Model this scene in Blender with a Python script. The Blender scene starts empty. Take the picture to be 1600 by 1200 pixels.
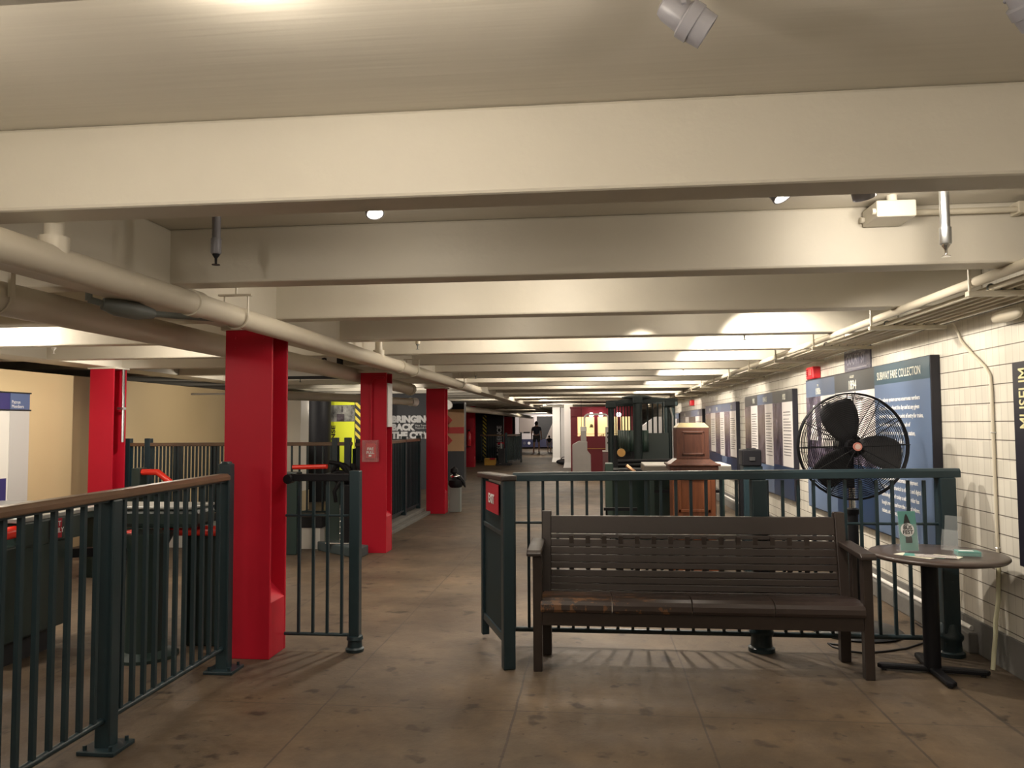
import bpy, bmesh, math, random
from mathutils import Vector, Matrix
random.seed(7)
PI = math.pi
C = bpy.context.scene.collection
S = bpy.context.scene

# ---------------------------------------------------------------- camera
cam = bpy.data.cameras.new('camera'); cam_o = bpy.data.objects.new('camera', cam); C.objects.link(cam_o)
cam.sensor_fit = 'HORIZONTAL'; cam.sensor_width = 36; cam.lens = 36 * 1216.05 / 1600
cam.clip_start = 0.05; cam.clip_end = 200
yaw, pitch, roll = .1036518, .0530733, -.0056928
fw = Vector((-math.sin(yaw)*math.cos(pitch), math.cos(yaw)*math.cos(pitch), math.sin(pitch)))
rt = Vector((math.cos(yaw), math.sin(yaw), 0)); up = rt.cross(fw)
r2 = math.cos(roll)*rt + math.sin(roll)*up; u2 = -math.sin(roll)*rt + math.cos(roll)*up
M4 = Matrix.Identity(4)
for i in range(3):
    M4[i][0] = r2[i]; M4[i][1] = u2[i]; M4[i][2] = -fw[i]
M4[2][3] = 1.48
cam_o.matrix_world = M4
S.camera = cam_o

# ---------------------------------------------------------------- world, exposure
S.view_settings.view_transform = 'Standard'; S.view_settings.look = 'None'
S.view_settings.gamma = 1; S.view_settings.exposure = 0.0
try: S.view_settings.use_curve_mapping = False
except Exception: pass
w = bpy.data.worlds.new('world'); S.world = w; w.use_nodes = True
w.node_tree.nodes['Background'].inputs[0].default_value = (1.0, .85, .68, 1)
w.node_tree.nodes['Background'].inputs[1].default_value = 0.02

# ---------------------------------------------------------------- lights (halogen track heads in the ceiling bays, plus unseen fill lamps added for brightness)
WARM = (1.0, .90, .775)
def point(x, y, z, e, col=WARM, r=.05):
    l = bpy.data.lights.new('lamp', 'POINT'); l.energy = e; l.color = col; l.shadow_soft_size = r
    o = bpy.data.objects.new('lamp_light', l); o.location = (x, y, z); C.objects.link(o)
def spot(p, t, e, ang=70, blend=.6, col=WARM, r=.04):
    l = bpy.data.lights.new('lamp', 'SPOT'); l.energy = e; l.color = col; l.shadow_soft_size = r
    l.spot_size = math.radians(ang); l.spot_blend = blend
    o = bpy.data.objects.new('lamp_light', l); o.location = p; C.objects.link(o)
    o.rotation_euler = (Vector(t)-Vector(p)).to_track_quat('-Z', 'Y').to_euler()
BY0, BP, BZ, SZ = 2.43, 1.357, 2.22, 2.505       # first beam, beam pitch, beam soffit, slab
def bay(k): return BY0 + BP*k + .76              # middle of the bay behind beam k
LIGHTS = [
    (-.77, 1.60, 2.43, 7), (-1.7, 1.36, 2.05, 13), (-.3, 1.36, 2.22, 11), (.55, 1.36, 2.2, 5), (1.5, 1.36, 2.2, 5),  # first makes the slab hot spot; the others are unseen fill added here
    (.2, -.9, 2.2, 9), (-1.8, .2, 2.0, 20), (1.6, -.2, 2.2, 8),  # unseen fill added around the camera to brighten the foreground
    (1.2, bay(0), 2.36, 10), (-.86, bay(0)-.1, 2.30, 4), (-.2, bay(1)-.15, 2.36, 17), (-1.1, bay(1)-.25, 2.36, 9),
    (-.6, bay(2), 2.33, 5), (.8, bay(2), 2.33, 5),
    (.35, bay(3), 2.36, 30), (-.9, bay(3)-.1, 2.36, 24), (1.4, bay(3)-.1, 2.36, 16), (-.5, bay(4), 2.34, 8), (.9, bay(4), 2.34, 7),
    (-.3, bay(5), 2.36, 32), (1.2, bay(5), 2.36, 22), (.3, bay(6), 2.34, 10),
    (.2, bay(7), 2.36, 36), (-1.2, bay(7), 2.36, 26), (1.4, bay(9), 2.36, 32), (-.4, bay(9), 2.36, 36), (-.2, bay(8), 2.34, 12),
    (.3, bay(11), 2.36, 44), (-1.6, bay(13), 2.36, 44), (1.0, bay(13), 2.36, 38), (-1.2, bay(15), 2.3, 44),
    (-1.2, bay(18), 2.3, 60), (1.2, bay(18), 2.3, 50), (-2.2, bay(21), 2.3, 60), (-2.6, bay(25), 2.3, 60),
    (-2.2, bay(29), 2.3, 55), (-3.3, bay(33), 2.3, 50),
    # left of the column row
    (-3.6, .8, 2.2, 36), (-4.4, 1.6, 2.3, 30), (-4.6, 3.2, 2.3, 30), (-5.2, 6.1, 2.3, 30), (-4.2, 7.2, 2.3, 24), (-4.9, 11.2, 1.95, 14),
    (-4.4, 15.0, 1.95, 18), (-3.2, 22.1, 2.3, 26), (-4.6, 31.0, 2.3, 24),
]
for x, y, z, e in LIGHTS: point(x, y, z, e*(.82 if y > 6.5 else 1))
DOWN = [(-1.3, 6.1, 185), (.4, 6.3, 270), (-1.1, 4.4, 55), (.6, 3.2, 8), (1.7, 3.1, 50), (-1.2, 8.7, 90), (-1.2, 11.5, 110), (.3, 14.1, 170),
        (.2, 19.5, 170), (-1.5, 24.1, 220), (-2.0, 31.0, 230), (-2.6, 37.0, 230), (-2.9, 45.0, 260),
        (-4.2, 3.4, 180), (-4.6, 5.0, 220), (-3.6, 7.3, 150)]
for x, y, e in DOWN: spot((x, y, 2.40), (x, y+.1, 0), e, 98, 1.0, r=.12 if x < -3 else .05)  # unseen downspots added so that the floor gets enough light
spot((1.0, 3.0, 2.36), (2.4, 4.6, .9), 60, 85)
spot((.9, bay(1)-.05, 2.38), (2.45, 4.7, 1.0), 112, 95)
spot((1.0, bay(2), 2.38), (2.45, 5.8, 1.1), 108, 100)
spot((1.0, bay(2)+.1, 2.38), (2.40, 7.4, 1.2), 150, 80)
spot((1.35, 3.05, 2.34), (1.6, 3.9, 2.3), 9, 120)
spot((-.86, 3.0, 2.36), (-1.8, 5.2, .5), 60, 70)
for k in (3, 4, 6, 8, 11, 14):
    spot((.9, bay(k), 2.36), (2.4, bay(k)+1.2, 1.3), 220, 95)
spot((-4.6, 8.3, 2.3), (-6.4, 8.4, 1.3), 110, 100)
spot((-4.6, 6.0, 2.3), (-6.4, 7.0, 1.3), 100, 90)
spot((-4.3, 11.0, 2.1), (-6.4, 11.5, 1.4), 70, 100)
spot((-3.6, 12.7, 1.98), (-4.4, 17.9, 1.55), 330, 50)
spot((-1.9, 29.4, 2.2), (-1.4, 31.3, 1.3), 190, 70)
spot((-1.5, 25.6, 2.2), (-.9, 27.2, 1.3), 150, 70)
spot((-3.0, 46.2, 2.2), (-3.3, 49.2, 1.3), 420, 100)  # unseen spot added to brighten the subway car end
spot((-4.6, 12.7, 1.95), (-5.3, 16.2, 1.5), 150, 42)

# ---------------------------------------------------------------- materials
def srgb(r, g, b):
    f = lambda c: (c/255/12.92) if c/255 <= .04045 else ((c/255+.055)/1.055)**2.4
    return (f(r), f(g), f(b), 1)
MATS = {}
def mat(name, col, rough=.6, metal=0, var=.0, vscale=6, bump=0, bscale=40, emit=0, alpha=None, spec=.5, trans=0, coat=0):
    m = bpy.data.materials.new(name); m.use_nodes = True
    nt = m.node_tree; b = nt.nodes['Principled BSDF']
    col = tuple(col[:3])+(1,)
    b.inputs['Base Color'].default_value = col
    b.inputs['Roughness'].default_value = rough; b.inputs['Metallic'].default_value = metal
    b.inputs['Specular IOR Level'].default_value = spec
    if coat: b.inputs['Coat Weight'].default_value = coat
    if alpha is not None: b.inputs['Alpha'].default_value = alpha
    if trans: b.inputs['Transmission Weight'].default_value = trans; b.inputs['IOR'].default_value = 1.3
    if emit:
        b.inputs['Emission Color'].default_value = col; b.inputs['Emission Strength'].default_value = emit
    if var or bump:
        tc = nt.nodes.new('ShaderNodeTexCoord')
    if var:
        n = nt.nodes.new('ShaderNodeTexNoise'); n.inputs['Scale'].default_value = vscale; n.inputs['Detail'].default_value = 6
        nt.links.new(tc.outputs['Object'], n.inputs['Vector'])
        mx = nt.nodes.new('ShaderNodeMix'); mx.data_type = 'RGBA'
        mx.inputs[6].default_value = tuple(c*(1-var) for c in col[:3])+(1,)
        mx.inputs[7].default_value = tuple(min(1, c*(1+var)) for c in col[:3])+(1,)
        nt.links.new(n.outputs['Fac'], mx.inputs[0]); nt.links.new(mx.outputs[2], b.inputs['Base Color'])
    if bump:
        n2 = nt.nodes.new('ShaderNodeTexNoise'); n2.inputs['Scale'].default_value = bscale; n2.inputs['Detail'].default_value = 4
        nt.links.new(tc.outputs['Object'], n2.inputs['Vector'])
        bp = nt.nodes.new('ShaderNodeBump'); bp.inputs['Strength'].default_value = bump; bp.inputs['Distance'].default_value = .01
        nt.links.new(n2.outputs['Fac'], bp.inputs['Height']); nt.links.new(bp.outputs[0], b.inputs['Normal'])
    MATS[name] = m
    return m
cream = mat('cream_paint', (.63, .59, .50), .5, var=.07, vscale=3, bump=.25, bscale=14)
pipe_paint = mat('pipe_paint', (.58, .53, .43), .42, var=.06, vscale=5)
red = mat('red_enamel', (.42, .009, .025), .45, spec=.22, var=.1, vscale=3, bump=.08, bscale=20)
green = mat('dark_green_enamel', (.011, .026, .033), .38, var=.12, vscale=10)
green2 = mat('turnstile_green', (.018, .034, .031), .35, var=.15, vscale=8)
green_l = mat('machine_green', (.04, .068, .055), .35, var=.15, vscale=8)
black = mat('black_metal', (.007, .007, .009), .5, spec=.2)
black_m = mat('matte_black', (.014, .014, .017), .7)
wood_rail = mat('handrail_wood', (.13, .075, .042), .32, var=.3, vscale=9)
bench_m = mat('bench_brown_paint', (.027, .019, .016), .36, var=.12, vscale=8, bump=.06, bscale=30)
chrome = mat('chrome', (.75, .75, .75), .18, metal=1)
steel = mat('galvanised_steel', (.6, .62, .63), .32, metal=1, var=.12, vscale=30)
iron = mat('grey_green_iron', (.20, .22, .21), .5)
lamp_body = mat('spotlight_white', (.22, .215, .235), .4)
lens = mat('lit_lens', (1, .93, .8), .4, emit=14)
white_p = mat('white_paint', (.72, .70, .66), .5, var=.04, vscale=4)
grey_p = mat('grey_white_enamel', (.42, .40, .385), .45, var=.08, vscale=5)
beige = mat('beige_partition', (.60, .465, .265), .6, var=.05, vscale=1.5)
navy_b = mat('board_edge_navy', (.006, .006, .014), .4)
redsign = mat('red_sign', (.36, .015, .03), .55, spec=.25)
letter_w = mat('white_lettering', (.72, .72, .72), .5)
letter_c = mat('cream_lettering', (.62, .62, .54), .5)
print_grey = mat('grey_print', (.10, .095, .10), .5)
letter_k = mat('black_lettering', (.015, .015, .015), .5)
letter_gold = mat('gold_lettering', (.60, .56, .30), .5)
alarm_red = mat('alarm_red', (.50, .012, .02), .4)
conduit_m = mat('conduit_cream', (.57, .52, .41), .45, var=.08, vscale=8)
cord_m = mat('cream_cord', (.60, .58, .40), .5)
rubber = mat('black_rubber', (.01, .01, .012), .5)
acrylic = mat('clear_acrylic', (.9, .93, .93), .06, alpha=.07)
teal = mat('teal_paper', (.09, .25, .225), .5, var=.06, vscale=10)
paper = mat('cream_paper', (.72, .68, .55), .6, var=.1, vscale=14)
tabletop_m = mat('table_laminate', (.052, .036, .030), .35, var=.18, vscale=12)
conc = mat('plinth_concrete', (.13, .125, .115), .7, var=.3, vscale=4, bump=.2, bscale=20)
red_arm = mat('red_plastic_arm', (.75, .035, .02), .22)
silver = mat('silver_top', (.45, .46, .45), .3, metal=.6)
skin = mat('skin', (.42, .25, .18), .6)
cloth_grey = mat('dark_grey_cloth', (.03, .032, .045), .8)
cloth_blk = mat('black_cloth', (.012, .012, .014), .8)
cloth_sh = mat('shorts_cloth', (.05, .045, .04), .8)
cloth_wh = mat('white_cloth', (.35, .33, .33), .8)
hair_m = mat('dark_hair', (.02, .015, .012), .7)
yellow = mat('yellow_print', (.66, .72, .03), .5)
cardboard = mat('tan_print', (.50, .285, .14), .6, var=.08, vscale=4)
red_print = mat('red_print', (.48, .035, .03), .6)
charcoal = mat('charcoal_panel', (.022, .023, .028), .55, var=.15, vscale=4)
slate = mat('slate_panel', (.05, .055, .07), .5)
yellow_box = mat('yellow_painted_wood', (.48, .27, .04), .5, var=.15, vscale=5)
train_w = mat('train_white', (.45, .42, .44), .35)
train_b = mat('train_blue', (.02, .022, .06), .4)
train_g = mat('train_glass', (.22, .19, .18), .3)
car_red = mat('car_red', (.165, .012, .022), .4, var=.1, vscale=3)
lit_win = mat('lit_window', (1.0, .76, .36), .6, emit=.85, var=.10, vscale=3)
globe_m = mat('globe_lamp', (1, .80, .75), .4, emit=14)
oak = mat('golden_oak', (.50, .27, .07), .4, var=.25, vscale=9)

def wood(name, c1, c2, scale, rough=.35):
    m = bpy.data.materials.new(name); m.use_nodes = True; nt = m.node_tree; b = nt.nodes['Principled BSDF']
    tc = nt.nodes.new('ShaderNodeTexCoord'); mp = nt.nodes.new('ShaderNodeMapping'); mp.inputs['Scale'].default_value = scale
    n = nt.nodes.new('ShaderNodeTexNoise'); n.inputs['Scale'].default_value = 3; n.inputs['Detail'].default_value = 8; n.inputs['Distortion'].default_value = 1.2
    r = nt.nodes.new('ShaderNodeValToRGB'); r.color_ramp.elements[0].position = .3; r.color_ramp.elements[1].position = .7
    r.color_ramp.elements[0].color = c1+(1,); r.color_ramp.elements[1].color = c2+(1,)
    nt.links.new(tc.outputs['Object'], mp.inputs[0]); nt.links.new(mp.outputs[0], n.inputs['Vector'])
    nt.links.new(n.outputs['Fac'], r.inputs[0]); nt.links.new(r.outputs[0], b.inputs['Base Color']); b.inputs['Roughness'].default_value = rough
    return m
mahog = wood('mahogany', (.058, .022, .015), (.10, .04, .025), (8, 8, 1.2))
oakred = wood('red_oak', (.11, .034, .014), (.19, .066, .026), (7, 7, .9))

def photo_mat(name, dark, light, scale, bias=.5):
    m = bpy.data.materials.new(name); m.use_nodes = True; nt = m.node_tree; b = nt.nodes['Principled BSDF']
    tc = nt.nodes.new('ShaderNodeTexCoord'); mp = nt.nodes.new('ShaderNodeMapping'); mp.inputs['Scale'].default_value = scale
    n = nt.nodes.new('ShaderNodeTexNoise'); n.inputs['Scale'].default_value = 4; n.inputs['Detail'].default_value = 9; n.inputs['Roughness'].default_value = .7
    r = nt.nodes.new('ShaderNodeValToRGB'); r.color_ramp.elements[0].position = bias-.14; r.color_ramp.elements[1].position = bias+.2
    r.color_ramp.elements[0].color = dark+(1,); r.color_ramp.elements[1].color = light+(1,)
    nt.links.new(tc.outputs['Object'], mp.inputs[0]); nt.links.new(mp.outputs[0], n.inputs['Vector'])
    nt.links.new(n.outputs['Fac'], r.inputs[0]); nt.links.new(r.outputs[0], b.inputs['Base Color']); b.inputs['Roughness'].default_value = .25
    return m
photo_a = photo_mat('photo_purple_grey', (.018, .015, .03), (.20, .17, .23), (1, 1.6, 1.0), .55)
photo_b = photo_mat('photo_brown_grey', (.022, .017, .022), (.15, .125, .14), (1, 1.2, 1.2), .52)
photo_c = photo_mat('photo_smoke', (.06, .06, .06), (.36, .36, .33), (1.5, 1, 1.2), .5)
blue_l = mat('board_mid_blue', (.10, .145, .235), .28, spec=.4)
blue_d = mat('board_navy', (.012, .03, .075), .3)
teal_d = mat('board_teal_header', (.025, .065, .095), .3)
grey_h = mat('board_charcoal_header', (.04, .045, .05), .3)
blue_h = mat('board_blue_header', (.075, .105, .17), .3)
pan_w = mat('board_white_text_panel', (.62, .59, .575), .3)
col_navy = mat('banner_indigo', (.04, .035, .16), .5)
col_sky = mat('banner_slate_blue', (.09, .13, .26), .5)
ban_w = mat('banner_white', (.80, .78, .72), .5)
ban_g = mat('banner_pale_grey', (.55, .54, .52), .5)
tile_blue = photo_mat('mosaic_blue', (.03, .03, .05), (.11, .11, .16), (60, 60, 60), .45)
mosaic_letter = mat('mosaic_letter', (.19, .185, .22), .4)

def node_math(nt, op, a, b=None):
    n = nt.nodes.new('ShaderNodeMath'); n.operation = op
    for i, v in enumerate((a, b)):
        if v is None: continue
        if isinstance(v, (int, float)): n.inputs[i].default_value = v
        else: nt.links.new(v, n.inputs[i])
    return n.outputs[0]
def floor_mat():
    m = bpy.data.materials.new('worn_concrete_floor'); m.use_nodes = True; nt = m.node_tree; b = nt.nodes['Principled BSDF']
    tc = nt.nodes.new('ShaderNodeTexCoord'); sx = nt.nodes.new('ShaderNodeSeparateXYZ'); nt.links.new(tc.outputs['Object'], sx.inputs[0])
    def noise(s, d=6, r=.6, off=0):
        n = nt.nodes.new('ShaderNodeTexNoise'); n.inputs['Scale'].default_value = s; n.inputs['Detail'].default_value = d; n.inputs['Roughness'].default_value = r
        if off:
            mp = nt.nodes.new('ShaderNodeMapping'); mp.inputs['Location'].default_value = (off, off*.7, 0)
            nt.links.new(tc.outputs['Object'], mp.inputs[0]); nt.links.new(mp.outputs[0], n.inputs['Vector'])
        else: nt.links.new(tc.outputs['Object'], n.inputs['Vector'])
        return n.outputs['Fac']
    def ramp(fac, stops):
        r = nt.nodes.new('ShaderNodeValToRGB'); e = r.color_ramp.elements
        e[0].position, e[0].color = stops[0][0], stops[0][1]+(1,); e[1].position, e[1].color = stops[-1][0], stops[-1][1]+(1,)
        for p, c in stops[1:-1]:
            q = e.new(p); q.color = c+(1,)
        nt.links.new(fac, r.inputs[0]); return r.outputs[0]
    def mix(fac, a, c, mode='MIX'):
        x = nt.nodes.new('ShaderNodeMix'); x.data_type = 'RGBA'; x.blend_type = mode
        if isinstance(fac, (int, float)): x.inputs[0].default_value = fac
        else: nt.links.new(fac, x.inputs[0])
        for i, v in ((6, a), (7, c)):
            if isinstance(v, tuple): x.inputs[i].default_value = v+(1,)
            else: nt.links.new(v, x.inputs[i])
        return x.outputs[2]
    base = ramp(noise(1.1, 8, .62), [(.33, (.068, .047, .030)), (.5, (.103, .074, .047)), (.68, (.158, .114, .073))])
    base = mix(.75, base, ramp(noise(.55, 5, .6, 8.7), [(.36, (.62, .58, .58)), (.52, (1, 1, 1)), (.66, (1.25, 1.15, .98))]), 'MULTIPLY')
    base = mix(.8, base, ramp(noise(9, 6, .7, 3.1), [(.3, (.72, .72, .72)), (.7, (1, 1, 1))]), 'MULTIPLY')
    spots = ramp(noise(5.5, 3, .5, 11.3), [(.625, (1, 1, 1)), (.69, (.36, .34, .32))])
    base = mix(.9, base, spots, 'MULTIPLY')
    sp2 = ramp(noise(14, 2, .5, 5.3), [(.67, (1, 1, 1)), (.72, (.4, .38, .36))])
    base = mix(.9, base, sp2, 'MULTIPLY')
    # slab joints
    wob = node_math(nt, 'MULTIPLY', node_math(nt, 'SUBTRACT', noise(3, 2, .5, 2), .5), .02)
    X = node_math(nt, 'ADD', sx.outputs[0], wob); Y = node_math(nt, 'ADD', sx.outputs[1], wob)
    mask = None
    for c, wd in ((-5.1, .007), (-4.2, .007), (-3.25, .007), (-2.42, .008), (-1.44, .007), (-.42, .008), (.525, .007), (1.46, .009), (2.01, .014)):
        d = node_math(nt, 'LESS_THAN', node_math(nt, 'ABSOLUTE', node_math(nt, 'SUBTRACT', X, c)), wd*.75)
        mask = d if mask is None else node_math(nt, 'MAXIMUM', mask, d)
    fy = node_math(nt, 'ABSOLUTE', node_math(nt, 'SUBTRACT', node_math(nt, 'MODULO', node_math(nt, 'ADD', Y, 20.0-3.70+.425), .85), .425))
    d = node_math(nt, 'MULTIPLY', node_math(nt, 'LESS_THAN', fy, .005), .75)
    mask = node_math(nt, 'MAXIMUM', mask, d)
    base = mix(node_math(nt, 'MULTIPLY', mask, .7), base, (.035, .026, .02))
    nt.links.new(base, b.inputs['Base Color'])
    rr = nt.nodes.new('ShaderNodeMapRange'); rr.inputs['To Min'].default_value = .42; rr.inputs['To Max'].default_value = .72
    nt.links.new(noise(4, 5, .6, 7), rr.inputs['Value']); nt.links.new(rr.outputs[0], b.inputs['Roughness'])
    bp = nt.nodes.new('ShaderNodeBump'); bp.inputs['Strength'].default_value = .25; bp.inputs['Distance'].default_value = .01
    hgt = node_math(nt, 'SUBTRACT', noise(30, 5, .6), node_math(nt, 'MULTIPLY', mask, .6))
    nt.links.new(hgt, bp.inputs['Height']); nt.links.new(bp.outputs[0], b.inputs['Normal'])
    return m
def tile_mat():
    m = bpy.data.materials.new('white_wall_tile'); m.use_nodes = True; nt = m.node_tree; b = nt.nodes['Principled BSDF']
    tc = nt.nodes.new('ShaderNodeTexCoord'); sx = nt.nodes.new('ShaderNodeSeparateXYZ'); nt.links.new(tc.outputs['Object'], sx.inputs[0])
    n = nt.nodes.new('ShaderNodeTexNoise'); n.inputs['Scale'].default_value = 2.5; n.inputs['Detail'].default_value = 5
    nt.links.new(tc.outputs['Object'], n.inputs['Vector'])
    def cell(v, p, w, off):
        q = node_math(nt, 'ABSOLUTE', node_math(nt, 'SUBTRACT', node_math(nt, 'MODULO', node_math(nt, 'ADD', v, off+p/2), p), p/2))
        return node_math(nt, 'LESS_THAN', q, w)
    hz = cell(sx.outputs[2], .1135, .0032, 10*.1135-.012)
    vt = cell(sx.outputs[1], .0757, .0018, 20)
    ht = node_math(nt, 'MAXIMUM', hz, vt)
    base = nt.nodes.new('ShaderNodeMix'); base.data_type = 'RGBA'
    base.inputs[6].default_value = (.56, .53, .45, 1); base.inputs[7].default_value = (.72, .69, .61, 1); nt.links.new(n.outputs['Fac'], base.inputs[0])
    # per-tile tint
    wn = nt.nodes.new('ShaderNodeTexWhiteNoise'); wn.noise_dimensions = '2D'
    cb = nt.nodes.new('ShaderNodeCombineXYZ')
    nt.links.new(node_math(nt, 'FLOOR', node_math(nt, 'DIVIDE', sx.outputs[1], .0757)), cb.inputs[0]); nt.links.new(node_math(nt, 'FLOOR', node_math(nt, 'DIVIDE', sx.outputs[2], .1135)), cb.inputs[1])
    nt.links.new(cb.outputs[0], wn.inputs['Vector'])
    t = nt.nodes.new('ShaderNodeMix'); t.data_type = 'RGBA'; t.blend_type = 'MULTIPLY'; t.inputs[0].default_value = .14
    nt.links.new(base.outputs[2], t.inputs[6]); nt.links.new(wn.outputs['Value'], t.inputs[7])
    g1 = nt.nodes.new('ShaderNodeMix'); g1.data_type = 'RGBA'; g1.inputs[7].default_value = (.33, .30, .25, 1)
    nt.links.new(node_math(nt, 'MULTIPLY', vt, .65), g1.inputs[0]); nt.links.new(t.outputs[2], g1.inputs[6])
    g2 = nt.nodes.new('ShaderNodeMix'); g2.data_type = 'RGBA'; g2.inputs[7].default_value = (.10, .085, .07, 1)
    nt.links.new(node_math(nt, 'MULTIPLY', hz, .9), g2.inputs[0]); nt.links.new(g1.outputs[2], g2.inputs[6])
    nt.links.new(g2.outputs[2], b.inputs['Base Color']); b.inputs['Roughness'].default_value = .22
    bp = nt.nodes.new('ShaderNodeBump'); bp.inputs['Strength'].default_value = .35; bp.inputs['Distance'].default_value = .004
    nt.links.new(node_math(nt, 'SUBTRACT', node_math(nt, 'MULTIPLY', n.outputs['Fac'], .5), ht), bp.inputs['Height']); nt.links.new(bp.outputs[0], b.inputs['Normal'])
    return m
def hazard_mat():
    m = bpy.data.materials.new('hazard_stripes'); m.use_nodes = True; nt = m.node_tree; b = nt.nodes['Principled BSDF']
    tc = nt.nodes.new('ShaderNodeTexCoord'); sx = nt.nodes.new('ShaderNodeSeparateXYZ'); nt.links.new(tc.outputs['Object'], sx.inputs[0])
    v = node_math(nt, 'MODULO', node_math(nt, 'ADD', node_math(nt, 'ADD', sx.outputs[0], sx.outputs[2]), 20), .16)
    x = nt.nodes.new('ShaderNodeMix'); x.data_type = 'RGBA'; x.inputs[6].default_value = (.02, .02, .02, 1); x.inputs[7].default_value = (.62, .50, .06, 1)
    nt.links.new(node_math(nt, 'LESS_THAN', v, .08), x.inputs[0]); nt.links.new(x.outputs[2], b.inputs['Base Color'])
    return m
def worn_mat():
    m = bpy.data.materials.new('worn_seat_paint'); m.use_nodes = True; nt = m.node_tree; b = nt.nodes['Principled BSDF']
    tc = nt.nodes.new('ShaderNodeTexCoord'); mp = nt.nodes.new('ShaderNodeMapping'); mp.inputs['Scale'].default_value = (2.2, 5, 1)
    n = nt.nodes.new('ShaderNodeTexNoise'); n.inputs['Scale'].default_value = 5; n.inputs['Detail'].default_value = 8; n.inputs['Roughness'].default_value = .7
    sx = nt.nodes.new('ShaderNodeSeparateXYZ'); nt.links.new(tc.outputs['Object'], sx.inputs[0])
    nt.links.new(tc.outputs['Object'], mp.inputs[0]); nt.links.new(mp.outputs[0], n.inputs['Vector'])
    wear = node_math(nt, 'GREATER_THAN', node_math(nt, 'SUBTRACT', n.outputs['Fac'], node_math(nt, 'MULTIPLY', sx.outputs[0], .17)), .64)
    x = nt.nodes.new('ShaderNodeMix'); x.data_type = 'RGBA'; x.inputs[6].default_value = (.030, .020, .017, 1); x.inputs[7].default_value = (.15, .07, .03, 1)
    nt.links.new(node_math(nt, 'MULTIPLY', wear, .8), x.inputs[0]); nt.links.new(x.outputs[2], b.inputs['Base Color']); b.inputs['Roughness'].default_value = .3
    return m

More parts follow.
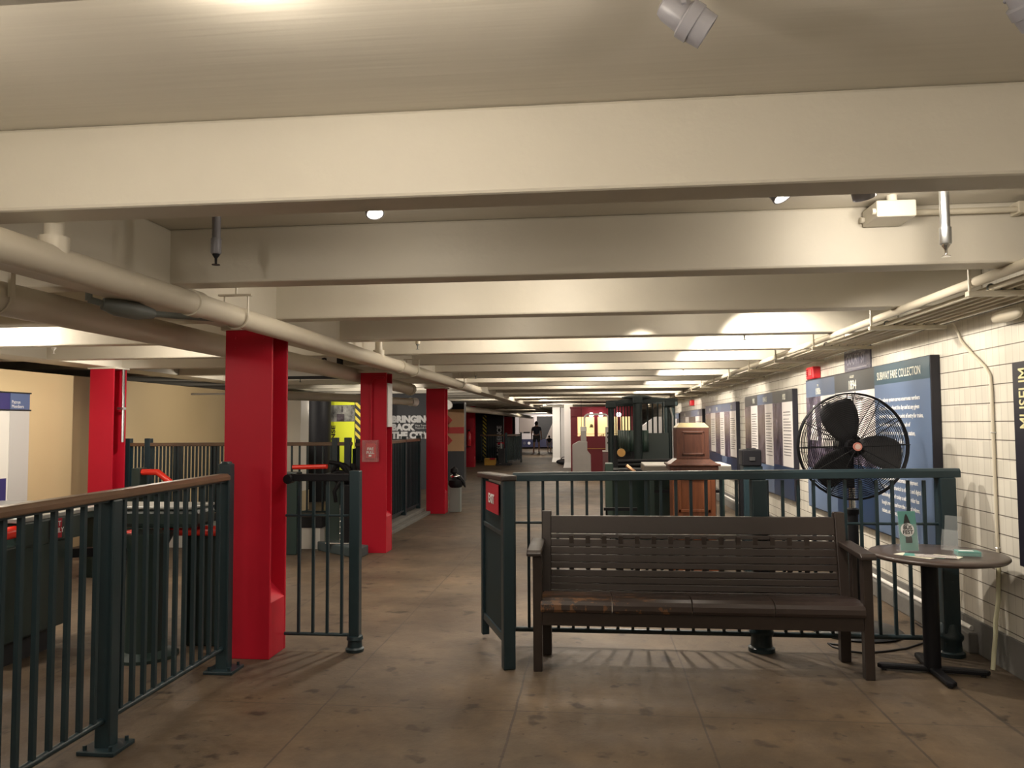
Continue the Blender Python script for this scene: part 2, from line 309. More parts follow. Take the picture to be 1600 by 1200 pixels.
# ---------------------------------------------------------------- mesh helpers
class MB:
    """Collects shapes; world=True lets a child be given in world coordinates."""
    def __init__(s, root=None):
        s.bm = bmesh.new(); s.off = Vector(root.location) if root is not None else Vector((0, 0, 0))
    def _add(s, verts, faces):
        vs = [s.bm.verts.new(Vector(v)-s.off) for v in verts]
        for f in faces:
            try: s.bm.faces.new([vs[i] for i in f])
            except ValueError: pass
        return s
    def box(s, x0, x1, y0, y1, z0, z1):
        v = [(x, y, z) for x in (x0, x1) for y in (y0, y1) for z in (z0, z1)]
        return s._add(v, [(0, 1, 3, 2), (4, 6, 7, 5), (0, 4, 5, 1), (2, 3, 7, 6), (0, 2, 6, 4), (1, 5, 7, 3)])
    def bar(s, a, b, w, h, upv=(0, 0, 1)):
        a, b = Vector(a), Vector(b); d = (b-a).normalized(); sd = d.cross(Vector(upv))
        if sd.length < 1e-4: sd = d.cross(Vector((1, 0, 0)))
        sd.normalize(); u = sd.cross(d).normalized()
        v = []
        for p in (a, b):
            for i, j in ((-1, -1), (1, -1), (1, 1), (-1, 1)): v.append(p+sd*(i*w/2)+u*(j*h/2))
        return s._add(v, [(3, 2, 1, 0), (4, 5, 6, 7), (0, 1, 5, 4), (1, 2, 6, 5), (2, 3, 7, 6), (3, 0, 4, 7)])
    def cyl(s, a, b, r, r2=None, n=16):
        return s.tube([a, b], r if r2 is None else [r, r2], n)
    def tube(s, pts, r, n=12, closed=False, cap=True):
        P = [Vector(p) for p in pts]; m = len(P); rr = r if isinstance(r, (list, tuple)) else [r]*m
        v = []; prev = None
        for i, p in enumerate(P):
            if closed: d = P[(i+1) % m]-P[i-1]
            else: d = P[min(i+1, m-1)]-P[max(i-1, 0)]
            d.normalize()
            if prev is None:
                a = d.cross(Vector((0, 0, 1)))
                if a.length < 1e-3: a = d.cross(Vector((0, 1, 0)))
            else: a = prev-d*prev.dot(d)
            a.normalize(); prev = a; b = d.cross(a)
            for k in range(n):
                t = 2*PI*k/n; v.append(p+(a*math.cos(t)+b*math.sin(t))*rr[i])
        f = []
        for i in range(m if closed else m-1):
            j = (i+1) % m
            for k in range(n):
                l = (k+1) % n; f.append((i*n+k, i*n+l, j*n+l, j*n+k))
        if not closed and cap:
            f.append(tuple(range(n-1, -1, -1))); f.append(tuple((m-1)*n+k for k in range(n)))
        return s._add(v, f)
    def lathe(s, c, prof, n=24):
        c = Vector(c); v = []
        for r, z in prof:
            for k in range(n):
                t = 2*PI*k/n; v.append(c+Vector((max(r, 1e-4)*math.cos(t), max(r, 1e-4)*math.sin(t), z)))
        f = [(i*n+k, i*n+(k+1) % n, (i+1)*n+(k+1) % n, (i+1)*n+k) for i in range(len(prof)-1) for k in range(n)]
        f.append(tuple(range(n-1, -1, -1))); f.append(tuple((len(prof)-1)*n+k for k in range(n)))
        return s._add(v, f)
    def prism(s, pts, ext):
        """polygon (3-D points) swept by the vector ext"""
        e = Vector(ext); n = len(pts); v = [Vector(p) for p in pts]+[Vector(p)+e for p in pts]
        f = [tuple(range(n-1, -1, -1)), tuple(range(n, 2*n))]+[(i, (i+1) % n, n+(i+1) % n, n+i) for i in range(n)]
        return s._add(v, f)
    def sphere(s, c, r, n=16, m=10, sc=(1, 1, 1)):
        c = Vector(c); prof = []
        v = []; 
        for i in range(m+1):
            a = PI*i/m
            for k in range(n):
                t = 2*PI*k/n; rr = max(math.sin(a), 1e-3)*r
                v.append(c+Vector((rr*math.cos(t)*sc[0], rr*math.sin(t)*sc[1], -math.cos(a)*r*sc[2])))
        f = [(i*n+k, i*n+(k+1) % n, (i+1)*n+(k+1) % n, (i+1)*n+k) for i in range(m) for k in range(n)]
        return s._add(v, f)
    def quad(s, a, b, c, d): return s._add([a, b, c, d], [(0, 1, 2, 3)])
    def build(s, name, material, parent=None, bevel=0, smooth=None, seg=2, label=None):
        bmesh.ops.recalc_face_normals(s.bm, faces=s.bm.faces)
        me = bpy.data.meshes.new(name); s.bm.to_mesh(me); s.bm.free()
        o = bpy.data.objects.new(name, me); C.objects.link(o)
        if material: me.materials.append(material)
        if parent is not None: o.parent = parent
        if smooth is not None:
            for p in me.polygons: p.use_smooth = True
            try: me.set_sharp_from_angle(angle=math.radians(smooth))
            except Exception: pass
        if bevel:
            b = o.modifiers.new('bevel', 'BEVEL'); b.width = bevel; b.segments = seg; b.limit_method = 'ANGLE'; b.angle_limit = math.radians(40)
        if label: o['label'] = label
        return o
def tag(o, label, cat, group=None, kind=None):
    o['label'] = label; o['category'] = cat
    if group: o['group'] = group
    if kind: o['kind'] = kind
    return o
def thing(name, label, cat, loc=(0, 0, 0), rz=0, group=None):
    o = bpy.data.objects.new(name, None); C.objects.link(o); o.location = loc; o.rotation_euler = (0, 0, rz)
    o.empty_display_size = .05
    return tag(o, label, cat, group)
def struct(o): o['kind'] = 'structure'; return o
def copy_obj(o, parent=None, loc=None):
    c = o.copy(); C.objects.link(c)
    if parent is not None: c.parent = parent
    if loc is not None: c.location = loc
    return c
def copy_tree(root, loc, label=None, rz=None):
    r = root.copy(); C.objects.link(r); r.location = loc
    if rz is not None: r.rotation_euler = (0, 0, rz)
    if label: r['label'] = label
    for ch in list(root.children):
        c = copy_obj(ch, r)
        for g in list(ch.children): copy_obj(g, c)
    return r
def series(first, offsets):
    for d in offsets: copy_obj(first, first.parent, Vector(first.location)+Vector(d))
FRONT = Matrix(((1, 0, 0), (0, 0, -1), (0, 1, 0)))        # lettering on a face looking towards -Y
WEST = Matrix(((0, 0, -1), (-1, 0, 0), (0, 1, 0)))        # lettering on a face looking towards -X
def text(name, body, size, material, parent, loc, rot=FRONT, sx=1.0, bold=0, depth=.001, align='LEFT', line=1.0, spin=0, label=None):
    """lettering as a mesh; loc is in world coordinates"""
    cu = bpy.data.curves.new(name, 'FONT'); cu.body = body; cu.size = size; cu.extrude = depth; cu.offset = bold
    cu.align_x = align; cu.space_line = line; cu.resolution_u = 3
    t = bpy.data.objects.new(name, cu); C.objects.link(t)
    dg = bpy.context.evaluated_depsgraph_get(); dg.update()
    me = bpy.data.meshes.new_from_object(t.evaluated_get(dg)); bpy.data.objects.remove(t)
    me.transform(Matrix.Diagonal((sx, 1, 1, 1)))
    if spin: me.transform(Matrix.Rotation(spin, 4, 'Z'))
    me.transform(rot.to_4x4())
    off = Vector(loc)-(Vector(parent.matrix_basis.translation) if parent is not None and parent.type == 'EMPTY' else Vector((0, 0, 0)))
    me.transform(Matrix.Translation(off))
    o = bpy.data.objects.new(name, me); C.objects.link(o); me.materials.clear(); me.materials.append(material)
    if parent is not None: o.parent = parent
    if label: o['label'] = label
    return o
def arc(c, r, a0, a1, n, u, v):
    c, u, v = Vector(c), Vector(u), Vector(v)
    return [c+u*(r*math.cos(a0+(a1-a0)*i/n))+v*(r*math.sin(a0+(a1-a0)*i/n)) for i in range(n+1)]
XA, YA, ZA = (1, 0, 0), (0, 1, 0), (0, 0, 1)

# ================================================================ SETTING
struct(MB().box(-13, 2.75, -3, 50.5, -.2, 0).build('floor', floor_mat()))
slab_m = mat('board_marked_ceiling', (.60, .56, .475), .5)
nt = slab_m.node_tree; tc = nt.nodes.new('ShaderNodeTexCoord'); mp = nt.nodes.new('ShaderNodeMapping'); mp.inputs['Scale'].default_value = (.35, 9, 1)
nz = nt.nodes.new('ShaderNodeTexNoise'); nz.inputs['Scale'].default_value = 1.3; nz.inputs['Detail'].default_value = 3
bp = nt.nodes.new('ShaderNodeBump'); bp.inputs['Strength'].default_value = .2; bp.inputs['Distance'].default_value = .02
nt.links.new(tc.outputs['Object'], mp.inputs[0]); nt.links.new(mp.outputs[0], nz.inputs['Vector']); nt.links.new(nz.outputs['Fac'], bp.inputs['Height']); nt.links.new(bp.outputs[0], nt.nodes['Principled BSDF'].inputs['Normal'])
struct(MB().box(-13, 2.75, -3, 50.5, SZ, SZ+.2).build('ceiling', slab_m))
struct(MB().box(2.45, 2.75, -3, 50.5, 0, SZ).build('wall_right', tile_mat()))
struct(MB().box(-13, 2.75, -3.2, -3, 0, SZ).build('wall_back', cream))
struct(MB().box(-13, 2.75, 50.5, 50.7, 0, SZ).build('wall_front', charcoal))
struct(MB().box(-13.2, -13, -3, 50.5, 0, SZ).build('wall_left', charcoal))
struct(MB().box(2.435, 2.455, -3, 50.4, 0, .212).build('baseboard_right', conc, bevel=.004))
struct(MB().box(2.38, 2.44, 5.35, 50.3, .0, .135).build('baseboard_right_ledge', conc, bevel=.01))
struct(MB().tube([(2.425, 5.4, .15), (2.425, 50, .15)], .016, 10).build('trim_1', white_p, smooth=40))
for k in range(-1, 35):
    y = BY0+BP*k
    struct(MB().box(-12.9, 2.45, y, y+.165, BZ, SZ).build('ceiling_beam', cream, bevel=.012))
struct(MB().box(-2.45, -2.17, -2.9, 50.4, 2.135, SZ).build('trim_2', cream, bevel=.012))          # girder over the column row
struct(MB().box(-6.35, -5.9, -2.9, 50.4, 2.225, SZ).build('trim_3', cream, bevel=.012))
# beige exhibition partition beyond the left columns
struct(MB().box(-6.55, -6.45, 2, 13.35, 0, 2.13).build('wall_left_partition', beige))

# ================================================================ RED COLUMNS
def red_column(x0, x1, y, top, label, d=.27, base=.35, name='steel_column'):
    """wide-flange column: front flange, back flange, web, boxed-in foot; y is the front face"""
    cx = (x0+x1)/2; t = .022
    r = thing(name, label, 'column', (cx, y+d/2, 0)); r['kind'] = 'thing'
    m = MB(r); m.box(x0, x1, y, y+t, 0, top).build('front_flange', red, r, bevel=.004)
    MB(r).box(x0, x1, y+d-t, y+d, 0, top).build('rear_flange', red, r, bevel=.004)
    MB(r).box(cx-.009, cx+.009, y+t, y+d-t, 0, top).build('web', red, r)
    for s in (-1, 1):
        xe = x1-.002 if s > 0 else x0+.002
        MB(r).prism([(cx, y+t, 0), (xe, y+t, 0), (xe, y+t, base), (cx, y+t, base+.16)], (0, d-2*t, 0)).build('foot_casing', red, r, bevel=.004)
    MB(r).box(x0-.03, x1+.03, y-.012, y+d+.012, top-.025, top).build('cap_plate', cream, r, bevel=.003)
    return r
c1 = red_column(-2.385, -2.068, 4.845, 2.135, 'red steel column nearest the camera, beside the narrow green gate panel', d=.27)
bm_ = MB(c1)
for x in (-2.32, -2.13):
    for z in (2.06, 1.99): bm_.cyl((x, 4.846, z), (x, 4.838, z), .008, n=8)
bm_.build('rivet', red, c1, smooth=40)
c2 = red_column(-2.735, -2.42, 8.96, 2.135, 'red steel column carrying the glass-covered alarm pull station', d=.27, base=.42)
c3 = red_column(-2.82, -2.50, 13.0, 2.135, 'red steel column at the far end of the green stair fence', d=.27)
c4 = red_column(-4.62, -4.24, 27.6, 2.2, 'far red steel column with a fire extinguisher on it', d=.3)
c5 = red_column(-6.14, -5.83, 8.95, 2.225, 'red steel column in front of the beige partition, with a grey conduit', d=.27)
MB(c5).tube([(-5.80, 9.10, 2.2), (-5.80, 9.10, 1.95), (-5.79, 9.09, 1.85), (-5.79, 9.09, 1.3)], .018, 8).build('conduit', steel, c5, smooth=40)
MB(c5).box(-5.85, -5.77, 9.06, 9.12, 1.70, 1.73).build('conduit_clip', steel, c5)

# pull station on the second column
ps = thing('alarm_pull_station', 'red alarm pull station under a clear cover on the red column', 'alarm', (-2.595, 8.955, 1.06))
MB(ps).box(-2.655, -2.535, 8.90, 8.958, 1.10, 1.28).build('housing', alarm_red, ps, bevel=.012)
text('lettering', 'FIRE\nPULL', .042, letter_w, ps, (-2.595, 8.898, 1.20), FRONT, align='CENTER', bold=.001)
MB(ps).box(-2.61, -2.58, 8.885, 8.90, 1.125, 1.145).build('pull_handle', letter_w, ps, bevel=.003)
cv = MB(ps); cv.box(-2.685, -2.505, 8.865, 8.872, 1.065, 1.315)
cv.box(-2.685, -2.678, 8.872, 8.957, 1.065, 1.315).box(-2.512, -2.505, 8.872, 8.957, 1.065, 1.315).box(-2.685, -2.505, 8.872, 8.957, 1.065, 1.072).box(-2.685, -2.505, 8.872, 8.957, 1.308, 1.315)
cv.build('clear_cover', acrylic, ps, bevel=.002)
tag(MB().tube([(-2.595, 8.945, 1.316), (-2.595, 8.945, 2.0)]+arc((-2.545, 8.945, 2.0), .05, PI, PI/2, 5, XA, ZA)[1:]+[(-2.44, 8.945, 2.05)], .011, 8).build('alarm_conduit', red, smooth=40),
    'thin red conduit running up the column from the pull station', 'conduit')
pl = thing('wall_plaque', 'narrow white plaque on the side of the column with the pull station', 'sign', (-2.41, 9.10, 1.5))
MB(pl).box(-2.425, -2.412, 9.0, 9.2, 1.47, 1.99).build('plate', letter_w, pl)
ex = thing('fire_extinguisher', 'red fire extinguisher with a white label on the far red column', 'fire extinguisher', (-4.42, 27.52, .75))
MB(ex).box(-4.49, -4.35, 27.40, 27.598, .74, .755).build('bracket', black, ex)
MB(ex).lathe((-4.42, 27.47, .75), [(.075, 0), (.085, .02), (.085, .42), (.05, .5), (.025, .53)]).build('cylinder', alarm_red, ex, smooth=40)
MB(ex).box(-4.46, -4.36, 27.40, 27.405, 1.0, 1.1).build('paper_label', letter_w, ex)
MB(ex).box(-4.45, -4.37, 27.45, 27.51, 1.28, 1.33).build('valve_handle', black, ex)

# ================================================================ NEAR LEFT RAILING
def balusters(root, first_a, first_b, n, step, w=.019, material=green, name='baluster'):
    f = MB(root).bar(first_a, first_b, w, w, (0, 1, 0)).build(name, material, root)
    series(f, [Vector(step)*i for i in range(1, n)])
    return f
lr = thing('railing', 'dark green railing with a wooden handrail in the left foreground', 'railing', (-2.25, 3.45, 0))
for y, top in ((2.30, 1.137), (3.455, 1.145), (4.605, 1.255)):
    p = MB(lr).box(-2.287, -2.213, y-.037, y+.037, .012, top).build('post', green, lr, bevel=.008)
    b = MB(lr); b.box(-2.34, -2.16, y-.085, y+.085, 0, .020); b.build('base_plate', green, p, bevel=.004)
    for sx in (-1, 1):
        for sy in (-1, 1): MB(lr).cyl((-2.25+sx*.062, y+sy*.062, .019), (-2.25+sx*.062, y+sy*.062, .040), .009, n=8).build('anchor_bolt', green, p)
MB(lr).lathe((-2.25, 4.605, 1.255), [(.036, 0), (.03, .012), (.001, .014)], 12).build('post_cap', green, lr, smooth=40)
h = MB(lr); h.prism([(-2.292, 1.9, 1.135), (-2.208, 1.9, 1.135), (-2.208, 1.9, 1.158), (-2.222, 1.9, 1.176), (-2.278, 1.9, 1.176), (-2.292, 1.9, 1.158)], (0, 2.68, .02))
h.build('handrail', wood_rail, lr, bevel=.006, label='worn wooden handrail')
MB(lr).bar((-2.25, 1.9, 1.131), (-2.25, 4.58, 1.151), .04, .014).build('rail_bracket_strip', green, lr)
MB(lr).tube([(-2.25, 1.9, .14), (-2.25, 4.58, .14)], .016, 10).build('bottom_rail', green, lr, smooth=40)
b0 = balusters(lr, (-2.25, 3.555, .14), (-2.25, 3.555, 1.145), 11, (0, .0955, 0), .021)
balusters(lr, (-2.25, 2.40, .14), (-2.25, 2.40, 1.138), 11, (0, .0955, 0), .021)

# ================================================================ GATE PANEL RIGHT OF THE NEAR COLUMN
gp = thing('side_gate', 'narrow dark green gate panel between the near red column and the aisle', 'gate', (-1.57, 5.08, 0))
p = MB(gp).box(-1.615, -1.545, 5.045, 5.115, .02, 1.185).build('post', green, gp, bevel=.007)
MB(gp).lathe((-1.58, 5.08, 0), [(.058, 0), (.062, .02), (.05, .03), (.046, .07), (.055, .08), (.05, .1), (.04, .105)], 16).build('post_foot', green, p, smooth=40)
t = MB(gp); t.box(-2.03, -1.615, 5.05, 5.11, 1.115, 1.162); t.cyl((-2.03, 5.02, 1.13), (-2.03, 5.1, 1.13), .032, n=14)
t.build('top_rail', black, gp, bevel=.006)
MB(gp).tube([(-2.06, 5.08, .885), (-1.61, 5.08, .885)], .009, 8).build('middle_rail', green, gp, smooth=40)
MB(gp).tube([(-2.062, 5.08, .105), (-1.61, 5.08, .105)], .012, 8).build('bottom_rail', green, gp, smooth=40)
balusters(gp, (-1.965, 5.08, .105), (-1.965, 5.08, 1.12), 4, (.098, 0, 0), .018)

# ================================================================ FENCE BEHIND THE BENCH
FY = 5.312
fe = thing('fence', 'dark green metal fence standing behind the brown bench', 'fence', (.9, FY, 0))
MB(fe).prism([(-.55, FY-.04, 1.100), (-.55, FY+.04, 1.100), (-.55, FY+.04, 1.143), (-.55, FY+.025, 1.158), (-.55, FY-.025, 1.158), (-.55, FY-.04, 1.143)], (2.885, 0, .03)).build('top_rail', green, fe, bevel=.003)
MB(fe).tube([(-.56, FY, .107), (2.25, FY, .107)], .017, 10).build('bottom_rail', green, fe, smooth=40)
MB(fe).tube([(-.56, FY, .820), (2.25, FY, .830)], .009, 8).build('middle_rail', green, fe, smooth=40)
for x, top in ((1.078, 1.115), (2.252, 1.13)):
    p = MB(fe).box(x-.05, x+.05, FY-.05, FY+.05, .06, top).build('post', green, fe, bevel=.008)
    MB(fe).lathe((x, FY, 0), [(.085, 0), (.085, .025), (.07, .035), (.066, .09), (.078, .11), (.078, .13), (.062, .15), (.055, .2), (.05, .205)], 20).build('post_foot', green, p, smooth=40)
balusters(fe, (-.543, FY, .107), (-.543, FY, 1.11), 28, (.0987, 0, 0), .019)

# half-open gate leaf with the EXIT sign
gl = thing('gate_leaf', 'dark green gate leaf with a red EXIT sign, left end of the fence', 'gate', (-.53, 4.80, 0))
ang = math.atan2(.66, -.235)            # direction of the leaf in plan
dx, dy = math.cos(ang), math.sin(ang)
def G(s, z, o=0): return (-.53+dx*s-dy*o*-1*-1, 4.80+dy*s+dx*o, z)
L = .70
MB(gl).bar((-.53, 4.80, .0), (-.53, 4.80, 1.145), .075, .075, (dx, dy, 0)).build('near_post', green, gl, bevel=.008)
MB(gl).bar(G(L, .03), G(L, 1.12), .05, .05, (dx, dy, 0)).build('far_stile', green, gl, bevel=.006)
MB(gl).bar(G(-.045, 1.155), G(L+.03, 1.135), .10, .035).build('top_rail', bench_m, gl, bevel=.008, label='dark brown cap rail')
MB(gl).bar(G(0, .16), G(L, .16), .035, .05).build('bottom_rail', green, gl, bevel=.004)
MB(gl).bar(G(0, .80), G(L, .80), .03, .03).build('middle_rail', green, gl, bevel=.004)
MB(gl).bar(G(.03, .64), G(L-.02, .64), .012, .92).build('panel', mat('gate_panel_green', (.010, .023, .028), .6, spec=.2), gl)
sg = MB(gl)
a0, a1 = .12, .50
for (s0, s1) in ((a0, a1),):
    sg.prism([G(s0, .915, .03), G(s1, .915, .03), G(s1, 1.105, .03), G(s0, 1.105, .03)], Vector(G(0, 0, .034))-Vector(G(0, 0, .03)))
sgo = sg.build('exit_sign', redsign, gl, label='red EXIT sign plate')
xax = Vector((-dx, -dy, 0)); nrm = xax.cross(Vector((0, 0, 1)))
ROT = Matrix(((xax.x, 0, nrm.x), (xax.y, 0, nrm.y), (0, 1, 0)))
to = text('exit_lettering', 'EXIT', .085, letter_w, None, (0, 0, 0), ROT, align='CENTER', bold=.002)
to.data.transform(Matrix.Translation(Vector(G((a0+a1)/2, .975, .038))-Vector(gl.location))); to.parent = gl

# ================================================================ BENCH
bx0, bx1 = -.375, 1.60
be = thing('bench', 'long brown painted slatted wooden bench in front of the green fence', 'bench', (.61, 5.0, 0))
worn = worn_mat()
for x0 in (bx0, bx1-.055):
    MB(be).box(x0, x0+.055, 4.75, 4.81, 0, .69).build('front_leg', bench_m, be, bevel=.005)
    # raked rear leg and back post in one piece
    xr = x0+.03 if x0 < 0 else x0-.03
    MB(be).prism([(xr, 5.10, 0), (xr, 5.16, 0), (xr, 5.145, .40), (xr, 5.22, .915), (xr, 5.165, .915), (xr, 5.085, .40)], (.062, 0, 0)).build('rear_leg', bench_m, be, bevel=.005)
    xa = x0-.035 if x0 < 0 else x0-.02
    MB(be).prism([(xa, 4.715, .69), (xa, 5.17, .71), (xa, 5.17, .74), (xa, 4.74, .725), (xa, 4.715, .71)], (.09, 0, 0)).build('armrest', bench_m, be, bevel=.006)
    MB(be).box(x0+.008, x0+.047, 4.8, 5.14, .25, .36).build('side_rail', bench_m, be, bevel=.004)
    MB(be).box(x0+.012, x0+.043, 4.98, 5.03, .36, .70).build('arm_support', bench_m, be, bevel=.004)
MB(be).box(bx0+.055, bx1-.055, 4.752, 4.785, .275, .356).build('front_apron', bench_m, be, bevel=.005)
# contoured seat in four lengths
prof = [(4.738, .357), (4.732, .375), (4.736, .402), (4.752, .422), (4.785, .435), (4.85, .438), (4.95, .43), (5.05, .415), (5.13, .405), (5.13, .385), (4.95, .395), (4.80, .385), (4.78, .357)]
xs = [bx0+.045, .10, .57, 1.045, bx1-.045]
for i in range(4):
    MB(be).prism([(xs[i]+.002, y, z) for y, z in prof], (xs[i+1]-xs[i]-.004, 0, 0)).build('seat_board', worn, be, bevel=.003)
# back: boards raked along the post
def backboard(z0, z1, th, nm, mt=bench_m):
    def yb(z): return 5.088+(z-.40)*.155
    MB(be).prism([(bx0+.09, yb(z0)-.006, z0), (bx0+.09, yb(z0)+th, z0), (bx0+.09, yb(z1)+th, z1), (bx0+.09, yb(z1)-.006, z1)], (bx1-bx0-.18, 0, 0)).build(nm, mt, be, bevel=.004)
backboard(.775, .885, .03, 'top_board')
backboard(.742, .768, .045, 'cap_rail')
for z in (.700, .652, .604): backboard(z-.0095, z+.0355, .022, 'back_slat')
backboard(.555, .592, .03, 'back_rail')
for z in (.508, .466, .424): backboard(z-.003, z+.0365, .022, 'back_slat')
backboard(.384, .418, .022, 'back_slat')
bf = MB(be).box(bx0+.21, bx0+.24, 5.13, 5.145, .42, .76).build('back_batten', bench_m, be)
series(bf, [(.106*i, .0, 0) for i in range(1, 15)])

# ================================================================ TABLE AND WHAT LIES ON IT
tb = thing('cafe_table', 'round brown pedestal table beside the bench, against the tiled wall', 'table', (1.985, 4.93, 0))
MB(tb).lathe((1.995, 4.84, .688), [(.335, 0), (.36, .004), (.37, .015), (.37, .022), (.363, .030), (.28, .032)], 64).build('tabletop', tabletop_m, tb, smooth=50)
MB(tb).cyl((1.985, 4.93, .03), (1.985, 4.93, .69), .047, n=24).build('pedestal', black, tb, smooth=40)
for a in (2.98, -.20, -1.62, 1.45):
    d = Vector((math.cos(a), math.sin(a), 0)); sgn = .285
    MB(tb).prism([(1.985+d.x*.02-d.y*.03, 4.93+d.y*.02+d.x*.03, .012), (1.985+d.x*sgn-d.y*.028, 4.93+d.y*sgn+d.x*.028, .012), (1.985+d.x*(sgn+.02), 4.93+d.y*(sgn+.02), .012), (1.985+d.x*sgn+d.y*.028, 4.93+d.y*sgn-d.x*.028, .012), (1.985+d.x*.02+d.y*.03, 4.93+d.y*.02-d.x*.03, .012)], (0, 0, .028)).build('base_leg', black, tb, bevel=.008)
    MB(tb).cyl((1.985+d.x*.265, 4.93+d.y*.265, 0), (1.985+d.x*.265, 4.93+d.y*.265, .013), .014, n=10).build('glide', rubber, tb)
MB(tb).box(1.85, 2.12, 4.9, 4.96, .668, .69).build('top_plate', black, tb)
TZ = .7205
lh = thing('leaflet_holder', 'clear acrylic holder with a teal BUS FEST leaflet, standing on the round table', 'leaflet holder', (1.85, 4.87, TZ), rz=.12)
lf = MB().prism([(-.052, -.012, .008), (.052, -.012, .008), (.052, .018, .235), (-.052, .018, .235)], (0, .004, 0)).build('leaflet', teal, lh)
ac = MB(); ac.prism([(-.056, -.016, .004), (.056, -.016, .004), (.056, .005, .16), (-.056, .005, .16)], (0, .002, 0)); ac.prism([(-.056, -.002, .004), (.056, -.002, .004), (.056, .03, .235), (-.056, .03, .235)], (0, .002, 0)); ac.box(-.056, .056, -.016, .05, 0, .004)
ac.build('acrylic_stand', acrylic, lh)
SL = Matrix.Rotation(math.atan2(-.030, .227), 3, 'X')
def on_leaf(mb, pts):
    mb.prism([(x, -.0135+(z-.008)*.132, z) for x, z in pts], (0, .0008, 0))
m = MB(); on_leaf(m, [(-.004+.040*math.cos(t*PI/12), .128+.040*math.sin(t*PI/12)) for t in range(24)]); m.build('white_disc', letter_w, lf)
m = MB(); on_leaf(m, [(-.026, .150), (.022, .150), (.004, .205), (-.005, .222), (-.014, .205)]); m.build('dark_artwork', letter_k, lf)
m = MB(); on_leaf(m, [(-.02, .052), (.018, .052), (.018, .085), (.002, .100), (-.02, .085)]); m.build('dark_artwork', letter_k, lf)
for wd, z, sp in (('BUS', .131, .0), ('FEST', .104, -.0)):
    o = text('lettering', wd, .031, letter_k, None, (0, 0, 0), FRONT @ Matrix.Identity(3), align='CENTER', bold=.0006, depth=.0006)
    o.data.transform(Matrix.Translation((-.004, -.0158+(z-.008)*.132, z))); o.parent = lf
def sheet(x, y, rz, w_, l_, m_, label, z):
    o = MB().box(-w_/2, w_/2, -l_/2, l_/2, 0, .0012).build('leaflet', m_)
    o.location = (x, y, z); o.rotation_euler = (0, 0, rz)
    return tag(o, label, 'leaflet')
pr = photo_mat('printed_leaflet', (.12, .05, .16), (.70, .66, .55), (18, 18, 1), .42)
sheet(1.83, 4.72, .7, .1, .21, paper, 'cream leaflet lying leftmost on the round table', TZ+.0002)
sheet(1.875, 4.715, 1.1, .1, .21, teal, 'teal leaflet lying between the cream and purple ones on the table', TZ+.0018)
sheet(1.925, 4.69, 1.25, .1, .21, pr, 'leaflet with purple print on top of the loose pile', TZ+.0034)
sheet(1.985, 4.70, .9, .1, .15, paper, 'cream leaflet under the right end of the loose pile', TZ+.0002)
eh = thing('acrylic_holder', 'empty clear acrylic leaflet holder standing at the back of the table', 'leaflet holder', (2.10, 4.93, TZ), rz=-.9)
m = MB(); m.prism([(-.05, 0, 0), (.05, 0, 0), (.05, .02, .12), (-.05, .02, .12)], (0, .003, 0)); m.build('front_sheet', acrylic, eh)
m = MB(); m.prism([(-.05, .03, 0), (.05, .03, 0), (.05, .06, .20), (-.05, .06, .20)], (0, .003, 0)); m.build('back_sheet', acrylic, eh)
MB().box(-.05, .05, 0, .05, 0, .004).build('foot', acrylic, eh)
cs = thing('card_box', 'low clear tray of teal cards at the right side of the round table', 'card tray', (2.12, 4.74, TZ), rz=-.18)
MB().box(-.06, .06, -.042, .042, .003, .028).build('card_stack', teal, cs, bevel=.002)
m = MB(); m.box(-.066, .066, -.048, -.045, 0, .022).box(-.066, .066, .045, .048, 0, .03).box(-.066, -.063, -.045, .045, 0, .03).box(.063, .066, -.045, .045, 0, .03).box(-.066, .066, -.048, .048, 0, .003)
m.build('clear_tray', acrylic, cs)
MB().box(-.045, .03, -.012, .022, .028, .0286).build('card_print', letter_w, cs)

# ================================================================ FAN
fx, fy, fz, fr = 1.825, 5.75, 1.318, .375
fa = thing('pedestal_fan', 'large black pedestal fan with a wire cage behind the fence', 'fan', (fx, fy, 0))
def ring(c, r, n=48): return arc(c, r, 0, 2*PI-2*PI/n, n-1, XA, ZA)
def dome(t): return .085*math.sqrt(max(0, 1-(t/1.04)**2))        # cage bulge
m = MB(fa)
m.tube(ring((fx, fy, fz), fr), .0065, 8, closed=True); m.tube(ring((fx, fy-.02, fz), fr), .005, 6, closed=True); m.tube(ring((fx, fy+.02, fz), fr), .005, 6, closed=True)
m.build('cage_rim', black, fa, smooth=40)
for sgn, nm in ((-1, 'front_grille'), (1, 'rear_grille')):
    m = MB(fa)
    for i in range(1, 26):
        t = .14+.86*i/26
        m.tube(ring((fx, fy+sgn*(.02+dome(t)), fz), fr*t, 40), .0021, 4, closed=True)
    for k in range(12):
        a = 2*PI*k/12+.03
        m.tube([(fx+fr*t*math.cos(a), fy+sgn*(.022+dome(t)), fz+fr*t*math.sin(a)) for t in (.1, .3, .5, .65, .78, .88, .95, 1.0)], .0032, 5)
    m.build(nm, black, fa)
